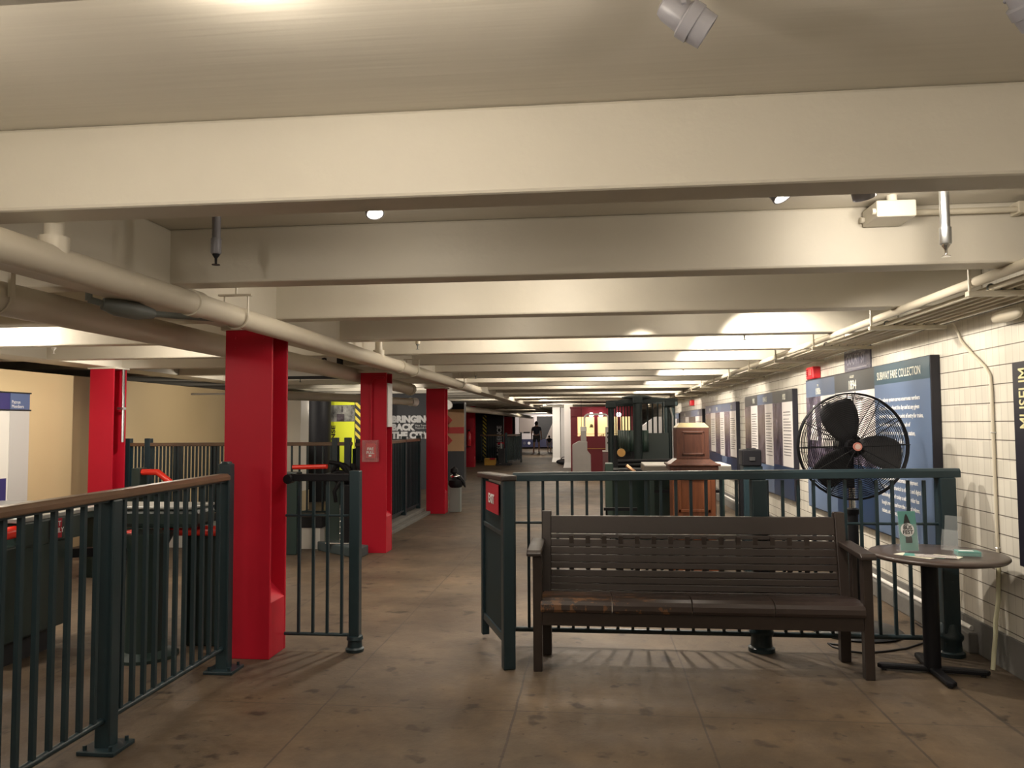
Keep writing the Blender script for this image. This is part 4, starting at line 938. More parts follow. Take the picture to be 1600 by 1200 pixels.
wood_fence('dark green stair fence with wooden handrail in front of the beige partition', -5.95, -4.55, 9.40, (-5.90, -5.63), (-5.29, -4.78), .412, 1.285, 28, .048, .022)
wood_fence('dark green stair fence with wooden handrail just right of the near column', -4.1, -2.98, 9.42, (-3.19, -3.03), (), .412, 1.285, 11, .1)
sf = thing('stair_side_fence', 'long dark green stair fence running between the second and third red columns', 'fence', (-2.93, 11.2, .1))
MB(sf).box(-2.965, -2.895, 9.5, 12.95, 1.225, 1.27).build('handrail', wood_rail, sf, bevel=.006, label='wooden handrail')
MB(sf).box(-2.942, -2.918, 9.5, 12.95, .16, .185).build('bottom_rail', green, sf)
for y in (9.55, 10.7, 11.9, 12.9): MB(sf).box(-2.965, -2.895, y-.035, y+.035, .1, 1.32).build('post', green, sf, bevel=.005)
f = MB(sf).box(-2.94, -2.92, 9.63, 9.65, .17, 1.23).build('baluster', green, sf); series(f, [(0, .098*i, 0) for i in range(1, 34)])
MB(sf).box(-3.0, -2.972, 9.5, 12.95, .11, 1.2).build('mesh_panel', green2, sf)
sk = thing('stair_side_curb', 'stepped dark concrete curb under the side stair fence', 'curb', (-2.85, 11.2, 0))
MB(sk).box(-3.1, -2.74, 9.3, 12.97, 0, .05).build('lower_step', conc, sk, bevel=.006)
MB(sk).box(-3.1, -2.84, 9.3, 12.97, .05, .10).build('upper_step', conc, sk, bevel=.006)

# old machine on a low plinth between first two columns
pm = thing('display_plinth', 'low grey-green display plinth by the second red column', 'plinth', (-2.95, 8.75, 0), rz=0)
MB(pm).prism([(-3.30, 9.10, 0), (-2.70, 8.60, 0), (-2.62, 8.58, 0), (-2.60, 8.86, 0), (-2.76, 8.94, 0), (-2.82, 9.16, 0), (-3.1, 9.17, 0)], (0, 0, .11)).build('slab', mat('plinth_paint', (.05, .07, .075), .5), pm, bevel=.012)
om = thing('antique_turnstile', 'black antique turnstile mechanism with curved arms on the low plinth', 'turnstile', (-2.95, 9.0, .11))
MB(om).box(-3.16, -2.98, 8.98, 9.12, .11, .93).build('frame_plate', green2, om, bevel=.01)
MB(om).box(-2.93, -2.78, 8.88, 9.1, .11, .80).build('cabinet', black, om, bevel=.01)
for k, a in enumerate((2.5, 3.3, 4.1)):
    c0 = Vector((-2.86, 8.94, .92))
    MB(om).tube([c0, c0+Vector((.12*math.cos(a), -.05, .12*math.sin(a)+.05)), c0+Vector((.26*math.cos(a), -.09, .24*math.sin(a))), c0+Vector((.30*math.cos(a)+.03, -.05, .32*math.sin(a)-.06))], [.03, .028, .025, .02], 10).build('arm', black, om, smooth=50)
MB(om).tube(arc((-2.95, 8.92, .93), .10, 0, 2*PI-.3, 18, XA, ZA), .028, 10).build('wheel_rim', black, om, smooth=50)
MB(om).lathe((-2.84, 9.02, .80), [(.09, 0), (.10, .05), (.08, .14), (.05, .18), (.03, .24)], 18).build('mechanism_head', black, om, smooth=40)
m = MB(om)
for i in range(5): m.cyl((-2.965+.022*i, 8.93, .13), (-2.965+.022*i, 8.93, .56), .003, n=6)
for i in range(6): m.cyl((-2.965, 8.93, .16+.07*i), (-2.875, 8.93, .16+.07*i), .003, n=6)
m.build('wire_guard', chrome, om)
MB(om).box(-3.12, -2.76, 8.86, 8.96, .111, .13).build('base_plate', chrome, om, bevel=.006)
MB(om).box(-2.86, -2.80, 8.93, 8.945, .70, .79).build('yellow_tag', yellow, om)
MB(om).box(-2.87, -2.80, 8.925, 8.945, .58, .63).build('red_tag', redsign, om)
ob = thing('turnstile_arm_set', 'orange red turnstile arm showing over the narrow gate panel', 'turnstile', (-3.5, 8.83, 0))
MB(ob).box(-3.6, -3.42, 8.75, 8.92, 0, .95).build('post', green2, ob, bevel=.01)
MB(ob).tube([(-3.5, 8.83, 1.005), (-3.08, 8.80, 1.015)], .028, 10).build('arm', red_arm, ob, smooth=40)

# exhibits beyond the stairwell
wcol = red_column  # (same steel sections, other finishes follow)
ec = thing('white_column', 'white column beyond the stair fence, next to the black cylinder', 'column', (-5.25, 13.3, 0))
MB(ec).box(-5.55, -5.10, 13.2, 13.6, 0, 2.05).build('shaft', ban_w, ec, bevel=.01)
MB(ec).box(-5.555, -5.095, 13.19, 13.61, 0, .35).build('base_band', mat('base_yellowed', (.6, .5, .3), .6), ec)
bc = thing('exhibit_cylinder', 'glossy black cylinder exhibit left of the yellow panel', 'exhibit', (-5.0, 15.0, 0))
MB(bc).cyl((-5.62, 15.2, 0), (-5.62, 15.2, 2.1), .36, n=32).build('shell', black, bc, smooth=40)
yb_ = thing('exhibit_board', 'yellow and black exhibit panel with a photograph and vertical lettering', 'panel', (-5.3, 16.05, 0))
MB(yb_).box(-5.60, -4.6, 16.05, 16.15, 0, 2.06).build('board', charcoal, yb_)
MB(yb_).box(-5.58, -5.02, 16.035, 16.05, .45, 2.05).build('yellow_face', yellow, yb_)
MB(yb_).box(-5.58, -5.02, 16.025, 16.036, 1.58, 1.93).build('photo_print', photo_c, yb_)
m = MB(yb_); m.box(-5.40, -5.24, 16.02, 16.027, 1.585, 1.74); m.box(-5.30, -5.27, 16.02, 16.027, 1.78, 1.9); m.build('photo_figure', photo_b, yb_)
text('lettering', 'RESPONSE', .115, letter_k, yb_, (-5.44, 16.03, 1.50), FRONT, bold=.004, sx=1.55, spin=PI/2, align='RIGHT')
MB(yb_).box(-5.0, -4.62, 16.03, 16.05, .3, 2.05).build('hazard_stripe_strip', hazard_mat(), yb_)
bw = thing('exhibit_wall', 'charcoal exhibit wall reading BRINGING BACK THE CITY in white', 'panel', (-4.9, 18.0, 0))
MB(bw).box(-5.6, -3.9, 18.0, 18.1, 0, 2.42).build('board', charcoal, bw)
text('title_lettering', 'BRINGING\nBACK\nTHE CITY', .205, letter_w, bw, (-4.73, 17.99, 1.57), FRONT, sx=1.0, bold=.014, line=.92)
text('small_lettering', 'Mass Transit\nResponds to Crisis', .062, letter_w, bw, (-4.16, 17.99, 1.47), FRONT, sx=.9, line=.95)
m = MB(bw); m.box(-4.7, -3.95, 17.99, 18.0, 1.19, 1.196); m.build('rule', letter_w, bw)

# farebox on a grey post by the third column
fb = thing('fare_box', 'chrome and black fare box on a grey post beside the third red column', 'fare box', (-2.36, 13.3, 0))
MB(fb).box(-2.47, -2.28, 13.25, 13.4, 0, .42).build('post', iron, fb, bevel=.01)
MB(fb).lathe((-2.37, 13.32, .42), [(.1, 0), (.13, .05), (.12, .12), (.05, .16)], 18).build('body', black, fb, smooth=40)
MB(fb).sphere((-2.39, 13.36, .60), .075, sc=(1.2, 1, .6)).build('chrome_dome', chrome, fb, smooth=60)
MB(fb).lathe((-2.40, 13.32, .64), [(.03, 0), (.07, .04), (.06, .1), (.02, .13)], 14).build('coin_head', black, fb, smooth=40)
MB(fb).tube([(-2.32, 13.3, .6), (-2.24, 13.3, .52), (-2.20, 13.3, .42)], [.05, .04, .012], 8).build('crank', black, fb, smooth=40)

# tan panel with a red arrow shape
tp = thing('exhibit_board', 'tall tan and charcoal exhibit panel with a red arrow shape', 'panel', (-3.67, 20.7, 0))
MB(tp).box(-3.92, -3.44, 20.62, 20.95, 0, 2.12).build('core', charcoal, tp)
MB(tp).box(-3.92, -3.44, 20.60, 20.62, .80, 1.92).build('tan_face', cardboard, tp)
m = MB(tp); m.box(-3.92, -3.44, 20.59, 20.60, 1.27, 1.44)
for s in (1, -1):
    zc = 1.355+s*.27
    m.prism([(-3.92, 20.59, zc+.15), (-3.90, 20.59, zc+.16), (-3.75, 20.59, zc), (-3.86, 20.59, zc-.12), (-3.92, 20.59, zc-.06)], (0, .01, 0))
m.build('red_arrow', red_print, tp)

# RESILIENCE panels with hazard stripes and box
rp = thing('exhibit_board', 'long charcoal exhibit wall with hazard stripes and vertical RESILIENCE lettering', 'panel', (-4.5, 33, 0))
MB(rp).box(-5.3, -3.82, 33.0, 33.12, 0, 2.05).build('board', charcoal, rp)
MB(rp).box(-4.70, -4.54, 32.98, 33.0, .12, 1.92).build('hazard_stripe_strip', hazard_mat(), rp)
text('lettering', 'RESILIENCE', .27, letter_w, rp, (-3.90, 32.98, .2), FRONT, sx=.93, bold=.006, spin=PI/2)
MB(rp).box(-3.82, -3.80, 32.98, 33.13, 0, 2.03).build('edge_trim', iron, rp)
rb = thing('exhibit_banner', 'bright red banner beside the RESILIENCE wall in the distance', 'banner', (-3.95, 36, .8))
MB(rb).box(-4.15, -3.75, 36, 36.04, .0, 1.88).build('face', mat('crimson', (.5, .015, .04), .5), rb)
yx = thing('crate', 'yellow painted crate on the floor before the hazard stripes', 'crate', (-3.85, 28.9, 0))
MB(yx).box(-4.05, -3.62, 28.8, 29.1, 0, .26).build('body', yellow_box, yx, bevel=.01)
MB(yx).box(-3.84, -3.64, 28.78, 28.82, .21, .27).build('red_strip', redsign, yx)
ff = thing('far_fence', 'far dark green stair fence in front of the RESILIENCE wall', 'fence', (-3.2, 30, 0))
MB(ff).box(-4.3, -3.3, 29.45, 29.5, 1.08, 1.13).build('handrail', wood_rail, ff)
MB(ff).box(-3.34, -3.26, 29.4, 29.5, 0, 1.2).build('post', green, ff)
MB(ff).box(-2.93, -2.87, 31.2, 31.3, 0, 1.2).build('post', green, ff)
MB(ff).box(-3.30, -2.90, 29.5, 31.2, 1.08, 1.13).build('handrail', wood_rail, ff)
m0 = MB(ff).bar((-3.27, 29.6, .1), (-3.27, 29.6, 1.08), .03, .03).build('baluster', green, ff); series(m0, [(.036*i, .15*i, 0) for i in range(1, 11)])
m0 = MB(ff).bar((-4.25, 29.47, .1), (-4.25, 29.47, 1.08), .02, .02).build('baluster', green, ff); series(m0, [(.09*i, 0, 0) for i in range(1, 11)])
MB(ff).bar((-3.29, 29.5, .6), (-2.92, 31.15, .6), .02, .9).build('mesh_panel', green2, ff)
ft = thing('far_turnstile', 'far turnstile with a red arm standing against the dark fence', 'turnstile', (-3.6, 28.9, 0))
MB(ft).box(-3.52, -3.30, 28.8, 29.1, .06, .62).build('cabinet', black_m, ft, bevel=.01)
MB(ft).box(-3.60, -3.05, 28.6, 29.2, 0, .07).build('base', black_m, ft)
MB(ft).tube([(-3.55, 28.9, .80), (-3.33, 28.9, .82)], .035, 8).build('arm', redsign, ft)
MB(ft).box(-3.45, -3.38, 28.85, 28.95, .6, .82).build('stem', steel, ft)

# ================================================================ MIDDLE / RIGHT EXHIBITS
wd = thing('ticket_chopper', 'wooden ticket chopper cabinet standing behind the fence', 'cabinet', (1.0, 8.15, 0))
MB(wd).box(.79, 1.21, 8.0, 8.36, .08, 1.02).build('lower_case', oakred, wd, bevel=.008)
MB(wd).box(.75, 1.25, 7.97, 8.39, 0, .09).build('plinth', oakred, wd, bevel=.01)
for (z0, z1) in ((.15, .50), (.60, .95)):
    m = MB(wd); m.box(.84, 1.16, 7.985, 8.0, z0, z0+.03).box(.84, 1.16, 7.985, 8.0, z1-.03, z1).box(.84, .87, 7.985, 8.0, z0, z1).box(1.13, 1.16, 7.985, 8.0, z0, z1); m.build('panel_moulding', oakred, wd, bevel=.004)
m = MB(wd); m.prism([(.74, 7.95, 1.06), (1.26, 7.95, 1.06), (1.26, 7.95, 1.085), (.74, 7.95, 1.085)], (0, .46, 0)); m.box(.76, 1.24, 7.97, 8.39, 1.02, 1.06); m.build('waist_moulding', mahog, wd, bevel=.008)
m = MB(wd); m._add([(.77, 7.98, 1.085), (1.23, 7.98, 1.085), (1.23, 8.38, 1.085), (.77, 8.38, 1.085), (.84, 8.03, 1.135), (1.16, 8.03, 1.135), (1.16, 8.33, 1.135), (.84, 8.33, 1.135)], [(0, 1, 5, 4), (1, 2, 6, 5), (2, 3, 7, 6), (3, 0, 4, 7), (3, 2, 1, 0), (4, 5, 6, 7)]); m.build('sloped_collar', mahog, wd)
MB(wd).box(.835, 1.16, 8.02, 8.34, 1.13, 1.45).build('upper_case', mahog, wd, bevel=.006)
m = MB(wd); m.box(.885, 1.11, 8.008, 8.02, 1.17, 1.19).box(.885, 1.11, 8.008, 8.02, 1.39, 1.41).box(.885, .905, 8.008, 8.02, 1.17, 1.41).box(1.09, 1.11, 8.008, 8.02, 1.17, 1.41); m.build('panel_moulding', mahog, wd, bevel=.004)
m = MB(wd); m._add([(.835, 8.02, 1.45), (1.16, 8.02, 1.45), (1.16, 8.34, 1.45), (.835, 8.34, 1.45), (.875, 8.07, 1.495), (1.12, 8.07, 1.495), (1.12, 8.29, 1.495), (.875, 8.29, 1.495)], [(0, 1, 5, 4), (1, 2, 6, 5), (2, 3, 7, 6), (3, 0, 4, 7), (4, 5, 6, 7)])
m.build('glass_hood', mat('hood_brass', (.45, .38, .22), .25), wd, label='pale bevelled glass top')

dt = thing('display_table', 'table with its lit top painted white beyond the wooden ticket chopper', 'table', (1.0, 9.2, 0))
MB(dt).box(.56, 1.50, 8.75, 9.5, .945, 1.02).build('top', mat('table_edge_grey', (.13, .12, .10), .5), dt, bevel=.006)
MB(dt).box(.565, 1.495, 8.755, 9.495, 1.02, 1.032).build('lit_top', white_p, dt, bevel=.003, label='white layer painting the lit tabletop')  # thin white layer paints the lit look of the table's top face
MB(dt).box(.60, 1.44, 8.8, 9.45, .87, .945).build('apron', black_m, dt)
for x in (.64, 1.40):
    for y in (8.82, 9.42): MB(dt).box(x-.025, x+.025, y-.025, y+.025, 0, .90).build('leg', green2, dt)
m = MB(dt); m.bar((.64, 8.82, .74), (1.40, 8.82, .74), .02, .03); m.build('stretcher', black, dt)
gpst = thing('turnstile_post', 'dark green post with a black fare box head, right of the wooden cabinet', 'turnstile', (1.57, 8.1, 0))
MB(gpst).box(1.49, 1.68, 8.02, 8.2, 0, 1.06).build('post', green, gpst, bevel=.01)
MB(gpst).box(1.46, 1.71, 8.05, 8.16, .35, .98).build('side_flange', black, gpst)
MB(gpst).box(1.475, 1.665, 8.0, 8.2, 1.06, 1.225).build('head', black, gpst, bevel=.012)
m = MB(gpst); m.box(1.545, 1.60, 7.99, 8.0, 1.115, 1.15); m.build('nameplate', mat('nameplate_dark', (.03, .03, .03), .5), gpst)
MB(gpst).box(1.54, 1.62, 8.05, 8.15, 1.222, 1.235).build('coin_slot', black, gpst)

def iron_turnstile(x, y, label):
    r = thing('iron_turnstile', label, 'turnstile', (x, y, 0))
    MB().lathe((0, 0, 0), [(.33, .0), (.33, .05), (.30, .08), (.30, .78), (.33, .82), (.33, .88)], 28).build('drum', green2, r, smooth=40)
    MB().box(.05, .62, -.2, .3, .08, .9).build('cabinet', green2, r, bevel=.02)
    MB().box(-.36, -.26, -.12, .12, .28, 1.0).build('side_post', green_l, r, bevel=.01)
    for a, z in ((.12, .96), (.02, 1.02), (-.1, .90)):
        MB().tube([(-.2, -.05+a, z), (.6, .05+a, z+.01)], .025, 10).build('arm', black, r, smooth=40)
    MB().box(-.36, .55, -.1, .4, .88, .92).build('top_plate', black, r, bevel=.01)
    return r
it1 = iron_turnstile(.50, 9.9, 'dark green iron turnstile with horizontal black arms left of the ticket chopper')
MB().cyl((-.15, .10, 1.125), (-.15, .17, 1.125), .052, n=24).build('wooden_disc', oak, it1, smooth=40, label='golden wooden disc')
MB().tube([(-.10, -.24, .98), (-.05, -.26, .94), (0, -.26, .90)], .022, 8).build('brass_knob', mat('brass', (.6, .35, .2), .3, metal=.6), it1, smooth=40)
lg = thing('trestle', 'thin black trestle leg on the floor left of the iron turnstile', 'stand', (.12, 8.4, 0))
m = MB(lg); m.bar((.10, 8.4, 0), (.13, 8.4, .58), .012, .012); m.bar((.20, 8.4, 0), (.13, 8.4, .58), .012, .012); m.box(.1, .45, 8.38, 8.42, .57, .60); m.build('frame', black, lg)

# high iron revolving gate
cage_m = mat('cage_black_green', (.010, .017, .017), .45, spec=.3)
cage_p = mat('cage_panel_dark', (.016, .026, .024), .45)
cg = thing('revolving_gate', 'tall dark green iron revolving gate with a barred cage', 'gate', (.66, 12.0, 0))
for x, y, z1 in ((.25, 11.3, 1.78), (.63, 11.2, 1.84), (1.09, 11.3, 1.80), (1.19, 11.9, 1.82), (.30, 12.6, 1.80), (1.16, 12.6, 1.82)):
    r_ = .062 if x == .63 else .036
    MB(cg).cyl((x, y, 0), (x, y, z1), r_, n=16).build('post', cage_m, cg, smooth=40)
    MB(cg).box(x-.07, x+.07, y-.07, y+.07, z1-.06, z1+.02).build('post_head', cage_m, cg, bevel=.01)
MB(cg).bar((.19, 11.3, 1.80), (1.2, 11.3, 1.83), .05, .05).build('top_beam', cage_m, cg)
MB(cg).bar((.63, 11.2, 1.86), (1.19, 11.9, 1.84), .06, .05).build('top_beam', cage_m, cg)
MB(cg).bar((.63, 11.2, 1.86), (.30, 12.6, 1.82), .05, .05).build('top_beam', cage_m, cg)
MB(cg).bar((.30, 12.6, 1.82), (1.16, 12.6, 1.84), .05, .05).build('top_beam', cage_m, cg)
MB(cg).lathe((.63, 11.4, 1.86), [(.22, 0), (.22, .02), (.12, .05)], 20).build('hub_plate', cage_m, cg, smooth=40)
m = MB(cg); pts = arc((.72, 11.55, 1.10), .36, PI*.95, PI*1.55, 10, XA, YA)
for i in range(10): m.quad(pts[i], pts[i+1], pts[i+1]+Vector((0, 0, .30)), pts[i]+Vector((0, 0, .30)))
o = m.build('curved_panel', mat('cage_panel_green', (.022, .042, .034), .45), cg, smooth=60); sd = o.modifiers.new('thickness', 'SOLIDIFY'); sd.thickness = .012
MB(cg).box(.66, 1.06, 11.22, 11.25, .5, 1.36).build('flat_panel', cage_p, cg)
MB(cg).box(.22, .62, 12.0, 12.03, .4, 1.32).build('flat_panel', black_m, cg)
f = MB(cg).cyl((.34, 11.9, 1.0), (.34, 11.9, 1.78), .009, n=8).build('bar', cage_m, cg); series(f, [(.045*i, .02*i, 0) for i in range(1, 9)])
f = MB(cg).cyl((.80, 11.7, 1.0), (.80, 11.7, 1.8), .012, n=8).build('bar', cage_m, cg); series(f, [(.075*i, .0, 0) for i in range(1, 5)])
MB(cg).box(.34, .72, 11.9, 12.05, 1.76, 1.80).build('bar_head', cage_m, cg)
MB(cg).box(.16, 1.2, 11.2, 12.65, 0, .03).build('base_plate', black_m, cg)
MB(cg).tube([(1.12, 11.25, .9), (1.12, 11.25, 1.6), (1.09, 11.25, 1.72)], .014, 8).build('bright_rod', steel, cg, smooth=40)

# white kiosk machines
wk = thing('token_kiosk', 'pale grey kiosk with a tall neck in front of the red booth', 'kiosk', (-.38, 22.4, 0))
MB(wk).prism([(-.60, 22.2, 0), (-.08, 22.2, 0), (-.08, 22.2, .62), (-.18, 22.2, .74), (-.18, 22.2, 1.0), (-.42, 22.2, 1.02), (-.60, 22.2, .92)], (0, .5, 0)).build('cabinet', grey_p, wk, bevel=.01)
MB(wk).box(-.36, -.20, 22.25, 22.5, .98, 1.30).build('neck', grey_p, wk, bevel=.01)
MB(wk).box(-.37, -.19, 22.24, 22.51, 1.30, 1.43).build('neck_cap', white_p, wk, bevel=.01)
arch_pts = ([(-.25, 22.38, 1.435), (-.25, 22.38, 1.66)]+arc((-.13, 22.38, 1.66), .12, PI, PI/2, 6, XA, ZA)[1:]+arc((.30, 22.38, 1.66), .12, PI/2, 0, 6, XA, ZA)+[(.42, 22.38, 1.425)])
tag(MB().tube(arch_pts, .028, 10).build('kiosk_pipe', white_p, smooth=50), 'curved pale pipe arching between the tops of the two kiosks', 'pipe')
MB(wk).cyl((-.34, 22.38, 1.42), (-.34, 22.38, 2.2), .006, n=6).build('aerial_rod', black, wk)
w2 = thing('fare_kiosk', 'mauve grey kiosk with round buttons under the curved pipe', 'kiosk', (.40, 22.4, 0))
MB(w2).box(.26, .50, 22.2, 22.6, 0, .72).build('cabinet', mat('mauve_enamel', (.17, .08, .085), .45), w2, bevel=.01)
MB(w2).box(.34, .48, 22.25, 22.5, .72, 1.42).build('neck', grey_p, w2, bevel=.01)
m = MB(w2)
for z in (1.24, 1.13, .97): m.cyl((.42, 22.24, z), (.42, 22.26, z), .035, n=12)
m.build('button', black, w2)
MB(w2).box(.42, .47, 22.19, 22.2, .40, .62).build('slot_plate', mat('slot_dark', (.05, .02, .025), .4), w2)
MB(w2).box(.25, .51, 22.19, 22.61, .72, .75).build('ledge', white_p, w2)

# red booth with lit windows
bo = thing('red_booth', 'dark red booth with lit yellow windows and globe lamps far down the room', 'booth', (.6, 26, 0))
m = MB(bo)
x0, x1, yf = -.72, 1.27, 24.9
m.box(x0, x1, yf, yf+.08, 0, 1.12); m.box(x0, x1, yf, yf+.08, 1.74, 2.02)
for a, b_ in ((x0, -.50), (.03, .14), (.76, .86), (1.18, x1)): m.box(a, b_, yf, yf+.08, 1.12, 1.74)
m.box(x0, x0+.08, yf+.08, yf+2.4, 0, 2.02); m.box(x1-.08, x1, yf+.08, yf+2.4, 0, 2.02); m.box(x0, x1, yf+2.4, yf+2.48, 0, 2.02); m.box(x0-.02, x1+.02, yf-.02, yf+2.5, 2.0, 2.06)
m.build('shell', car_red, bo, bevel=.01)
for a, b_ in ((-.50, .03), (.14, .76), (.86, 1.18)):
    w_ = MB(bo).box(a, b_, yf+.05, yf+.06, 1.12, 1.74).build('window', lit_win, bo, label='lit yellow window')
    m = MB(bo); m.box(a, b_, yf+.03, yf+.05, 1.19, 1.20)
    for q in range(3): m.box(a+.06+q*.05, a+.09+q*.05, yf+.035, yf+.05, 1.12, 1.15+.02*q)
    m.build('window_trim', car_red, w_)
m = MB(bo); m.sphere((-.06, yf+.035, 1.46), .05, 12, 8); m.box(-.12, -.0, yf+.03, yf+.05, 1.40, 1.43); m.build('window_poster', mat('poster_olive', (.2, .16, .06), .6), bo)
MB(bo).box(-.22, .42, yf-.03, yf, .72, .74).build('ledge', oak, bo)
for x in (-.06, .24, .80):
    MB(bo).cyl((x, yf, 1.86), (x, yf-.14, 1.80), .012, n=8).build('lamp_bracket', black, bo)
    MB(bo).sphere((x, yf-.16, 1.80), .068, 18, 12).build('globe_lamp', globe_m, bo, smooth=60, label='glowing globe lamp')

gc = thing('exhibit_case', 'grey exhibit case with a sloping top seen through the bars of the iron cage', 'display case', (1.75, 24.5, 0))
MB(gc).prism([(1.42, 24.3, 0), (2.1, 24.3, 0), (2.1, 24.3, 1.72), (1.9, 24.3, 1.72), (1.42, 24.3, 1.38)], (0, .6, 0)).build('case', grey_p, gc, bevel=.01)
MB(gc).box(1.42, 2.1, 24.28, 24.3, .95, 1.0).build('dark_band', black_m, gc)

# white columns and dark bag
for (x, y, w_, lab) in ((-1.48, 31.3, .30, 'white painted column nearest to the two distant people'), (-.86, 27.2, .30, 'white painted column against the red booth')):
    r = thing('white_column', lab, 'column', (x, y, 0))
    MB(r).box(x-w_/2, x+w_/2, y, y+.04, 0, 2.2).build('front_flange', white_p, r)
    MB(r).box(x-w_/2, x+w_/2, y+.3, y+.34, 0, 2.2).build('rear_flange', white_p, r)
    MB(r).box(x-.02, x+.02, y+.04, y+.3, 0, 2.2).build('web', white_p, r)
    m = MB(r); m.prism([(x-w_/2-.04, y-.05, 0), (x+w_/2+.04, y-.05, 0), (x+w_/2, y-.002, .18), (x-w_/2, y-.002, .18)], (0, .04, 0)); m.build('foot', white_p, r)
wp = thing('white_partition', 'pale partition between the two distant white columns', 'partition', (-1.15, 31.5, 0))
MB(wp).box(-1.36, -.60, 31.4, 31.5, 0, 2.19).build('panel', grey_p, wp)
MB(wp).tube(arc((-.98, 31.38, 1.30), .12, 0, 2*PI-.3, 14, (.35, 0, 0), ZA), .02, 6).build('hose_ring', iron, wp)
bg = thing('bag', 'dark bag lying on the floor between the white columns', 'bag', (-1.1, 29.2, 0))
m = MB(bg); m.sphere((-1.12, 29.2, .11), .2, 14, 8, (1.4, .8, .55)); m.sphere((-.92, 29.2, .16), .1, 12, 8, (1.3, .8, .8)); m.build('body', black_m, bg, smooth=60)
MB(bg).tube(arc((-1.1, 29.2, .17), .12, 0, PI, 8, XA, ZA), .015, 6).build('strap', black, bg)

# train end at the far end
tr = thing('subway_car', 'white subway car end with a blue band at the far end of the room', 'subway car', (-3.2, 49.3, 0))
y0 = 49.2
m = MB(tr); m.box(-4.95, -1.2, y0, y0+1.1, .08, 2.20); m.build('body', train_w, tr, bevel=.05, seg=3)
MB(tr).box(-4.93, -1.22, y0-.01, y0+.02, .10, .60).build('blue_band', train_b, tr)
for a, b_, nm, mt, z0, z1 in ((-4.68, -3.72, 'window', train_g, .98, 2.0), (-3.55, -2.42, 'doorway', black_m, .6, 2.04), (-2.25, -1.45, 'window', black_m, .98, 2.0)):
    MB(tr).box(a, b_, y0-.02, y0+.01, z0, z1).build(nm, mt, tr, bevel=.05, seg=3)
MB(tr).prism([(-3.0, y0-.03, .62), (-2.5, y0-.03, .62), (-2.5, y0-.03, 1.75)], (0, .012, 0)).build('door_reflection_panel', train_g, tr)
m = MB(tr); m.cyl((-4.05, y0-.02, .35), (-4.05, y0, .35), .09, n=16); m.build('headlight', letter_w, tr)
m = MB(tr); m.cyl((-4.35, y0-.02, .35), (-4.35, y0, .35), .09, n=16); m.build('headlight_off', mat('dim_light', (.08, .08, .1), .4), tr)
MB(tr).box(-4.4, -4.0, y0-.03, y0, .98, 1.06).build('wiper', black, tr)

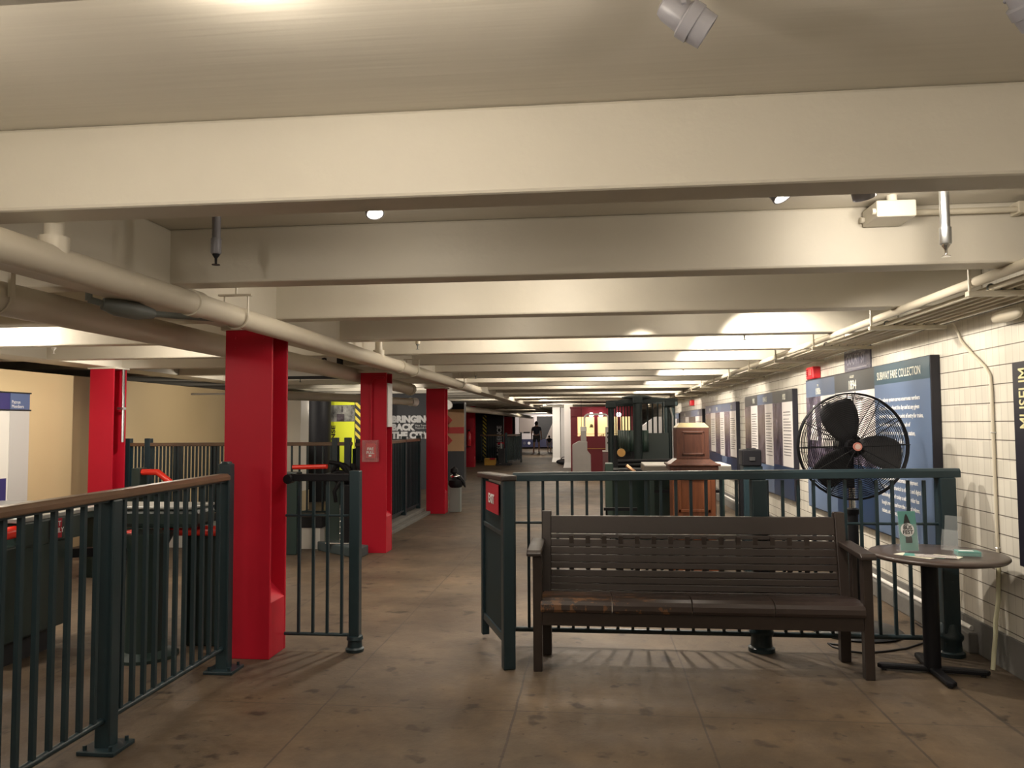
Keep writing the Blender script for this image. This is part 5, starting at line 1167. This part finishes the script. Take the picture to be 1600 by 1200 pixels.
# ================================================================ PEOPLE
def skin_body(name, root, verts, edges, radii, material, sub=1):
    me = bpy.data.meshes.new(name); me.from_pydata(verts, edges, []); o = bpy.data.objects.new(name, me); C.objects.link(o); o.parent = root
    sk = o.modifiers.new('skin', 'SKIN'); sk.use_smooth_shade = True
    lay = me.skin_vertices[0].data
    for i, r in enumerate(radii):
        lay[i].radius = r if isinstance(r, tuple) else (r, r)
    lay[0].use_root = True
    s_ = o.modifiers.new('sub', 'SUBSURF'); s_.levels = sub; s_.render_levels = sub
    me.materials.append(material)
    return o
def person(label, x, y, h, shirt, shorts, stance):
    r = thing('person', label, 'person', (x, y, 0)); k = h/1.75
    V = [(0, 0, .95), (0, 0, 1.15), (0, .01, 1.38), (0, .01, 1.50), (0, -.0, 1.64),
         (-.10, 0, .90), (-.12-.02, .01, .50), (-.14, .03, .09), (-.14, -.10, .035),
         (.10, 0, .90), (.13, .01, .50), (.16, .03, .09), (.16, -.10, .035),
         (-.20, .01, 1.40), (-.27, .02, 1.13), (-.27, -.05, .90), (-.27, -.07, .80),
         (.20, .01, 1.40), (.27, .01, 1.13), (.27, -.06, .91), (.265, -.09, .81)]
    E_ = [(0, 1), (1, 2), (2, 3), (3, 4), (0, 5), (5, 6), (6, 7), (7, 8), (0, 9), (9, 10), (10, 11), (11, 12), (2, 13), (13, 14), (14, 15), (15, 16), (2, 17), (17, 18), (18, 19), (19, 20)]
    R = [(.16, .12), (.16, .115), (.18, .12), .06, .10, .095, .062, .045, .04, .095, .062, .045, .04, .065, .045, .037, .03, .065, .045, .037, .03]
    V = [(a*k, b*k, c*k) for a, b, c in V]; R = [tuple(q*k for q in t) if isinstance(t, tuple) else t*k for t in R]
    o = skin_body('body', r, V, E_, R, skin)
    # hand fingers
    for hx, hy, hz in (V[16], V[20]):
        m = MB()
        for f in range(4): m.tube([(hx+(f-1.5)*.018*k, hy, hz), (hx+(f-1.5)*.02*k, hy-.01*k, hz-.05*k), (hx+(f-1.5)*.02*k, hy-.02*k, hz-.085*k+abs(f-1.5)*.008*k)], [.01*k, .009*k, .007*k], 6)
        m.tube([(hx+.03*k, hy, hz), (hx+.05*k, hy-.02*k, hz-.04*k)], [.011*k, .008*k], 6); m.build('fingers', skin, r)
    # clothing slightly larger than the body
    Vs = [V[i] for i in (0, 1, 2, 13, 17)]+[tuple(Vector(V[13]).lerp(Vector(V[14]), .65)), tuple(Vector(V[17]).lerp(Vector(V[18]), .65)), (0, 0, 1.47*k)]
    skin_body('shirt', r, Vs, [(0, 1), (1, 2), (2, 3), (3, 5), (2, 4), (4, 6), (2, 7)], [(.185*k, .14*k), (.185*k, .135*k), (.2*k, .14*k), .08*k, .08*k, .065*k, .065*k, .07*k], shirt)
    Vp = [V[0], V[5], tuple(Vector(V[5]).lerp(Vector(V[6]), .85)), V[9], tuple(Vector(V[9]).lerp(Vector(V[10]), .85))]
    skin_body('shorts', r, Vp, [(0, 1), (1, 2), (0, 3), (3, 4)], [(.18*k, .14*k), .115*k, .085*k, .115*k, .085*k], shorts)
    m = MB(); m.sphere((0, .018*k, 1.665*k), .112*k, 16, 10, (.9, 1, 1.08)); m.build('hair', hair_m, r, smooth=60)
    m = MB()
    for s in (-1, 1): m.sphere((s*.145*k, -.03*k, .045*k), .06*k, 10, 6, (.75, 2.1, .7))
    m.build('shoe', cloth_wh if stance else black_m, r, smooth=60)
    r.rotation_euler = (0, 0, PI)      # seen from behind
    return r
person('adult in dark t-shirt and shorts seen from behind before the subway car', -3.03, 41.6, 1.66, cloth_grey, cloth_sh, True)
person('small child in black top and pale shorts beside the adult', -2.40, 42.5, .90, cloth_blk, cloth_wh, False)
